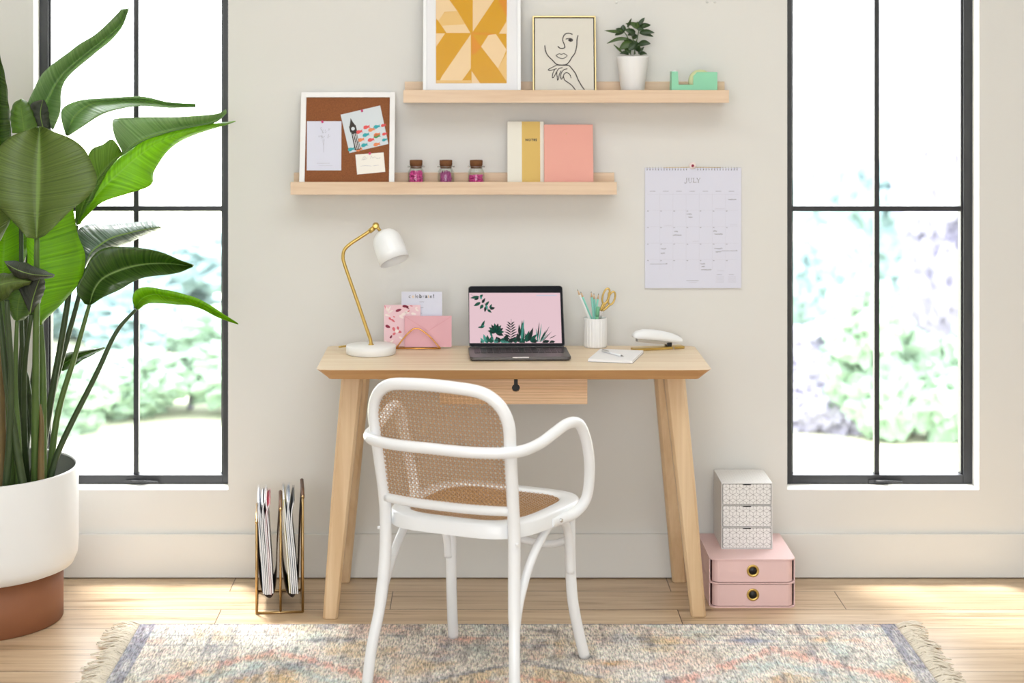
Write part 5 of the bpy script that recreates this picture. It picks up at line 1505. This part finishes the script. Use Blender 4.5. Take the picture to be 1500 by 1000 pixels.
# L8 curling leaf over the window
leaf([(96, 197), (90, 175), (92, 158), (115, 147), (150, 144), (205, 141), (245, 149), (287, 152)], [(98, 199), (108, 172), (128, 155), (150, 149), (200, 147), (245, 152), (287, 156)],
     [(100, 199), (125, 183), (148, 168), (175, 160), (205, 155), (245, 158), (287, 157)], 'leaf_pale', (-.36, -.16), (-.32, -.14), (-.42, -.16), .002, seed=5)
# L9 big arching leaf: two lobes above the midrib
leaf([(110, 322), (112, 290), (118, 258), (132, 222), (150, 212), (163, 203), (172, 212), (179, 224)], [(112, 330), (120, 305), (130, 283), (142, 265), (152, 252), (162, 240), (170, 232), (180, 226)],
     [(118, 328), (128, 308), (138, 290), (146, 272), (155, 256), (163, 243), (171, 234), (180, 226)], 'leaf_mid', (-.46, -.4), (-.42, -.36), (-.42, -.36), seed=6)
leaf([(180, 223), (168, 200), (165, 178), (172, 173), (205, 172), (260, 171), (315, 167), (331, 160)], [(178, 226), (186, 220), (196, 212), (212, 204), (235, 195), (270, 186), (312, 177), (332, 163)],
     [(178, 228), (187, 222), (197, 215), (213, 206), (236, 198), (272, 189), (314, 180), (332, 166)], 'leaf_pale', (-.42, -.2), (-.36, -.18), (-.36, -.18), .002, seed=7)
leaf([(114, 328), (135, 277), (165, 240), (200, 212), (235, 197), (290, 184), (345, 177)], [(116, 328), (142, 285), (175, 252), (207, 225), (238, 206), (292, 190), (345, 178)],
     [(125, 318), (150, 296), (190, 283), (222, 270), (227, 248), (262, 208), (345, 178)], 'leaf_lime', (-.42, -.18), (-.44, -.2), (-.47, -.18), .002, seed=8)
# L10 glossy leaf, bluish sheen put into its base colour
leaf([(122, 390), (112, 365), (112, 340), (128, 329), (165, 327), (200, 325), (222, 322)], [(124, 392), (132, 372), (145, 360), (165, 348), (190, 341), (212, 336), (236, 333)],
     [(128, 390), (142, 380), (155, 370), (172, 362), (192, 354), (212, 345), (237, 335)], 'leaf_sheen', (-.36, -.2), (-.4, -.22), (-.34, -.2), .002, seed=9, fold=-.006)
# L11 broad dark leaf
leaf([(124, 445), (112, 425), (122, 400), (135, 376), (155, 363), (198, 362), (238, 370), (270, 383), (284, 388)], [(131, 447), (138, 425), (150, 408), (170, 398), (195, 390), (220, 386), (250, 386), (283, 390)],
     [(134, 446), (150, 436), (175, 424), (195, 413), (215, 405), (240, 403), (262, 399), (282, 391)], 'leaf_dark', (-.5, -.3), (-.45, -.27), (-.52, -.3), .003, seed=10)
# L12 low right leaf
leaf([(199, 452), (194, 440), (198, 426), (216, 420), (250, 426), (290, 437), (322, 456), (348, 473)], [(200, 453), (207, 438), (225, 431), (255, 436), (285, 444), (320, 461), (349, 474)],
     [(203, 453), (215, 445), (235, 444), (262, 446), (290, 450), (320, 465), (349, 475)], 'leaf_lime', (-.5, -.42), (-.46, -.4), (-.54, -.42), .002, seed=11)
# L13 small leaf behind the stalks
leaf([(84, 540), (82, 528), (90, 520), (110, 514), (135, 511), (152, 508)], [(88, 542), (95, 532), (108, 524), (125, 517), (140, 513), (154, 509)], [(92, 543), (105, 538), (120, 528), (135, 520), (146, 514), (155, 510)], 'leaf_dark', (-.3, -.2), (-.28, -.2), (-.32, -.2), .002, seed=12)
# L2 bright backlit leaf, L3 its neighbour
leaf([(56, 470), (38, 440), (40, 390), (40, 340), (48, 300), (60, 270)], [(60, 478), (58, 440), (57, 390), (57, 340), (60, 305), (66, 275)],
     [(66, 468), (95, 440), (117, 412), (125, 378), (112, 335), (104, 285), (92, 265)], 'leaf_lime', (-.5, -.5), (-.52, -.52), (-.46, -.46), .004, seed=13)
leaf([(-20, 430), (-32, 380), (-25, 330), (0, 310)], [(5, 425), (5, 380), (8, 340), (14, 308)], [(22, 410), (38, 375), (42, 345), (30, 318), (16, 308)], 'leaf_lime', (-.42, -.42), (-.46, -.46), (-.4, -.4), seed=14)
# L16 dark leaf left
leaf([(-40, 370), (-45, 310), (-35, 260), (-15, 230)], [(-12, 370), (-12, 320), (-8, 270), (-5, 230)], [(2, 350), (16, 320), (19, 290), (8, 240)], 'leaf_olive', (-.6, -.6), (-.62, -.62), (-.58, -.58), seed=15)
# L1 the big front paddle leaf
leaf([(40, 348), (20, 325), (-10, 290), (-14, 240), (12, 203), (52, 186)], [(54, 350), (55, 315), (56, 275), (57, 240), (58, 205), (58, 185)],
     [(66, 345), (105, 308), (136, 280), (141, 255), (118, 212), (64, 186)], 'leaf_olive', (-.66, -.6), (-.64, -.56), (-.68, -.6), .004, nst=40, seed=16, fold=.012)
# curled dark leaf, lower left
leaf([(6, 382), (30, 383), (55, 392), (80, 402)], [(8, 386), (28, 396), (50, 402), (80, 404)], [(14, 395), (28, 410), (50, 410), (78, 406)], 'leaf_dry', (-.66, -.66), (-.7, -.7), (-.66, -.66), .004, seed=17)
leaf([(-10, 402), (10, 400), (30, 402), (46, 410)], [(-10, 420), (10, 414), (28, 412), (46, 412)], [(-8, 446), (8, 438), (22, 425), (44, 416)], 'leaf_olive', (-.64, -.66), (-.68, -.68), (-.64, -.66), .004, seed=18)
leaf([(26, 420), (34, 405), (48, 396), (62, 398)], [(44, 460), (48, 440), (54, 420), (60, 404)], [(52, 455), (60, 440), (66, 420), (64, 402)], 'leaf_dry', (-.62, -.62), (-.64, -.64), (-.6, -.62), .006, seed=19)
leaf([(20, 468), (6, 440), (10, 420), (28, 408)], [(25, 470), (26, 450), (30, 430), (36, 408)], [(36, 468), (50, 450), (50, 430), (44, 410)], 'leaf_mid', (-.58, -.58), (-.6, -.6), (-.57, -.57), seed=20)

SB = [  # stalks: pixel run, radii, material, depth start/end
 ([(52, 722), (52, 600), (53, 480), (54, 348)], .016, .0062, 'stem_green', -.55, -.63),
 ([(62, 722), (63, 600), (62, 520), (60, 476)], .016, .006, 'stem_green', -.52, -.52),
 ([(70, 722), (84, 610), (110, 520), (131, 446)], .013, .0048, 'stem_green', -.47, -.46),
 ([(68, 722), (88, 655), (140, 550), (170, 487), (199, 453)], .012, .004, 'stem_dark', -.5, -.48),
 ([(52, 722), (72, 600), (98, 450), (112, 330)], .015, .0055, 'stem_dark', -.43, -.42),
 ([(42, 722), (70, 600), (92, 520), (114, 440), (124, 392)], .013, .0045, 'stem_dark', -.4, -.38),
 ([(30, 722), (44, 600), (60, 470), (80, 300), (97, 200)], .014, .005, 'stem_dark', -.36, -.34),
 ([(18, 722), (30, 560), (40, 420), (50, 250), (58, 172)], .015, .006, 'stem_dark', -.38, -.37),
 ([(28, 722), (26, 640), (22, 560), (25, 470)], .014, .005, 'stem_green', -.6, -.6),
 ([(16, 722), (12, 600), (6, 500), (3, 430)], .015, .007, 'stem_green', -.52, -.46),
 ([(4, 722), (2, 620), (-2, 500), (-8, 380)], .018, .008, 'stem_brown', -.6, -.62),
 ([(-12, 722), (-10, 600), (-8, 450), (-4, 260)], .016, .008, 'stem_green', -.5, -.48),
 ([(36, 722), (22, 640), (10, 560), (2, 480), (-6, 420)], .014, .006, 'stem_dark', -.63, -.66),
 ([(8, 722), (14, 640), (16, 540), (10, 440)], .013, .006, 'stem_dark', -.63, -.68),
 ([(40, 722), (36, 640), (36, 540), (46, 460)], .013, .005, 'stem_dark', -.45, -.62),
 ([(58, 722), (50, 640), (40, 560), (32, 500), (31, 195)], .012, .005, 'stem_dark', -.4, -.5),
 ([(44, 722), (60, 655), (76, 590), (88, 542)], .009, .0035, 'stem_dark', -.36, -.28),
 ([(60, 722), (60, 670), (61, 620), (58, 592)], .013, .004, 'stem_brown', -.585, -.57),
]
for a in SB: stem(*a)

# ------------------------------------------------------------------ light, sky, camera
w = bpy.data.worlds.new('World'); sc.world = w; w.use_nodes = True
bg = w.node_tree.nodes['Background']; bg.inputs['Color'].default_value = (.93, .96, 1, 1); bg.inputs['Strength'].default_value = 8.0
def light(name, kind, loc, rot, energy, size=None, col=(1, 1, 1)):
    l = bpy.data.lights.new(name, kind); l.energy = energy; l.color = col
    if kind == 'AREA': l.shape = 'RECTANGLE'; l.size, l.size_y = size
    o = bpy.data.objects.new(name, l); COL.objects.link(o); o.location = loc; o.rotation_euler = rot
    return o
s = light('sun', 'SUN', (0, 5, 6), (0, 0, 0), 11.0, col=(1, .98, .95)); s.data.angle = math.radians(9)
s.rotation_euler = Vector((.2, -.33, -1)).to_track_quat('-Z', 'Y').to_euler()
light('overhead_fill_light', 'AREA', (.2, -2.3, CEIL - .03), (0, 0, 0), 34, (2.6, 1.5), (.93, .96, 1))  # unseen area light added overhead for soft light; no panel is modelled
light('rear_fill_light', 'AREA', (-.4, RY0 + .06, 1.7), (math.radians(90), 0, 0), 126, (4.0, 1.9), (.89, .94, 1))  # area light added behind the camera as fill; that wall has no window

cam = bpy.data.cameras.new('camera'); co = bpy.data.objects.new('camera', cam); COL.objects.link(co)
co.location = CAM; co.rotation_euler = (PI / 2, 0, 0)
cam.sensor_fit = 'HORIZONTAL'; cam.sensor_width = 36; cam.lens = F / 1500 * 36
cam.shift_x = (750 - CX) / 1500; cam.shift_y = -(500 - CY) / 1500
cam.clip_start = .05; cam.clip_end = 200
cam.dof.use_dof = True; cam.dof.focus_distance = 5.45; cam.dof.aperture_fstop = 2.4
sc.camera = co
sc.view_settings.view_transform = 'Standard'; sc.view_settings.look = 'None'
sc.view_settings.exposure = 0.0; sc.view_settings.gamma = 1; sc.view_settings.use_curve_mapping = False
sc.cycles.use_denoising = True
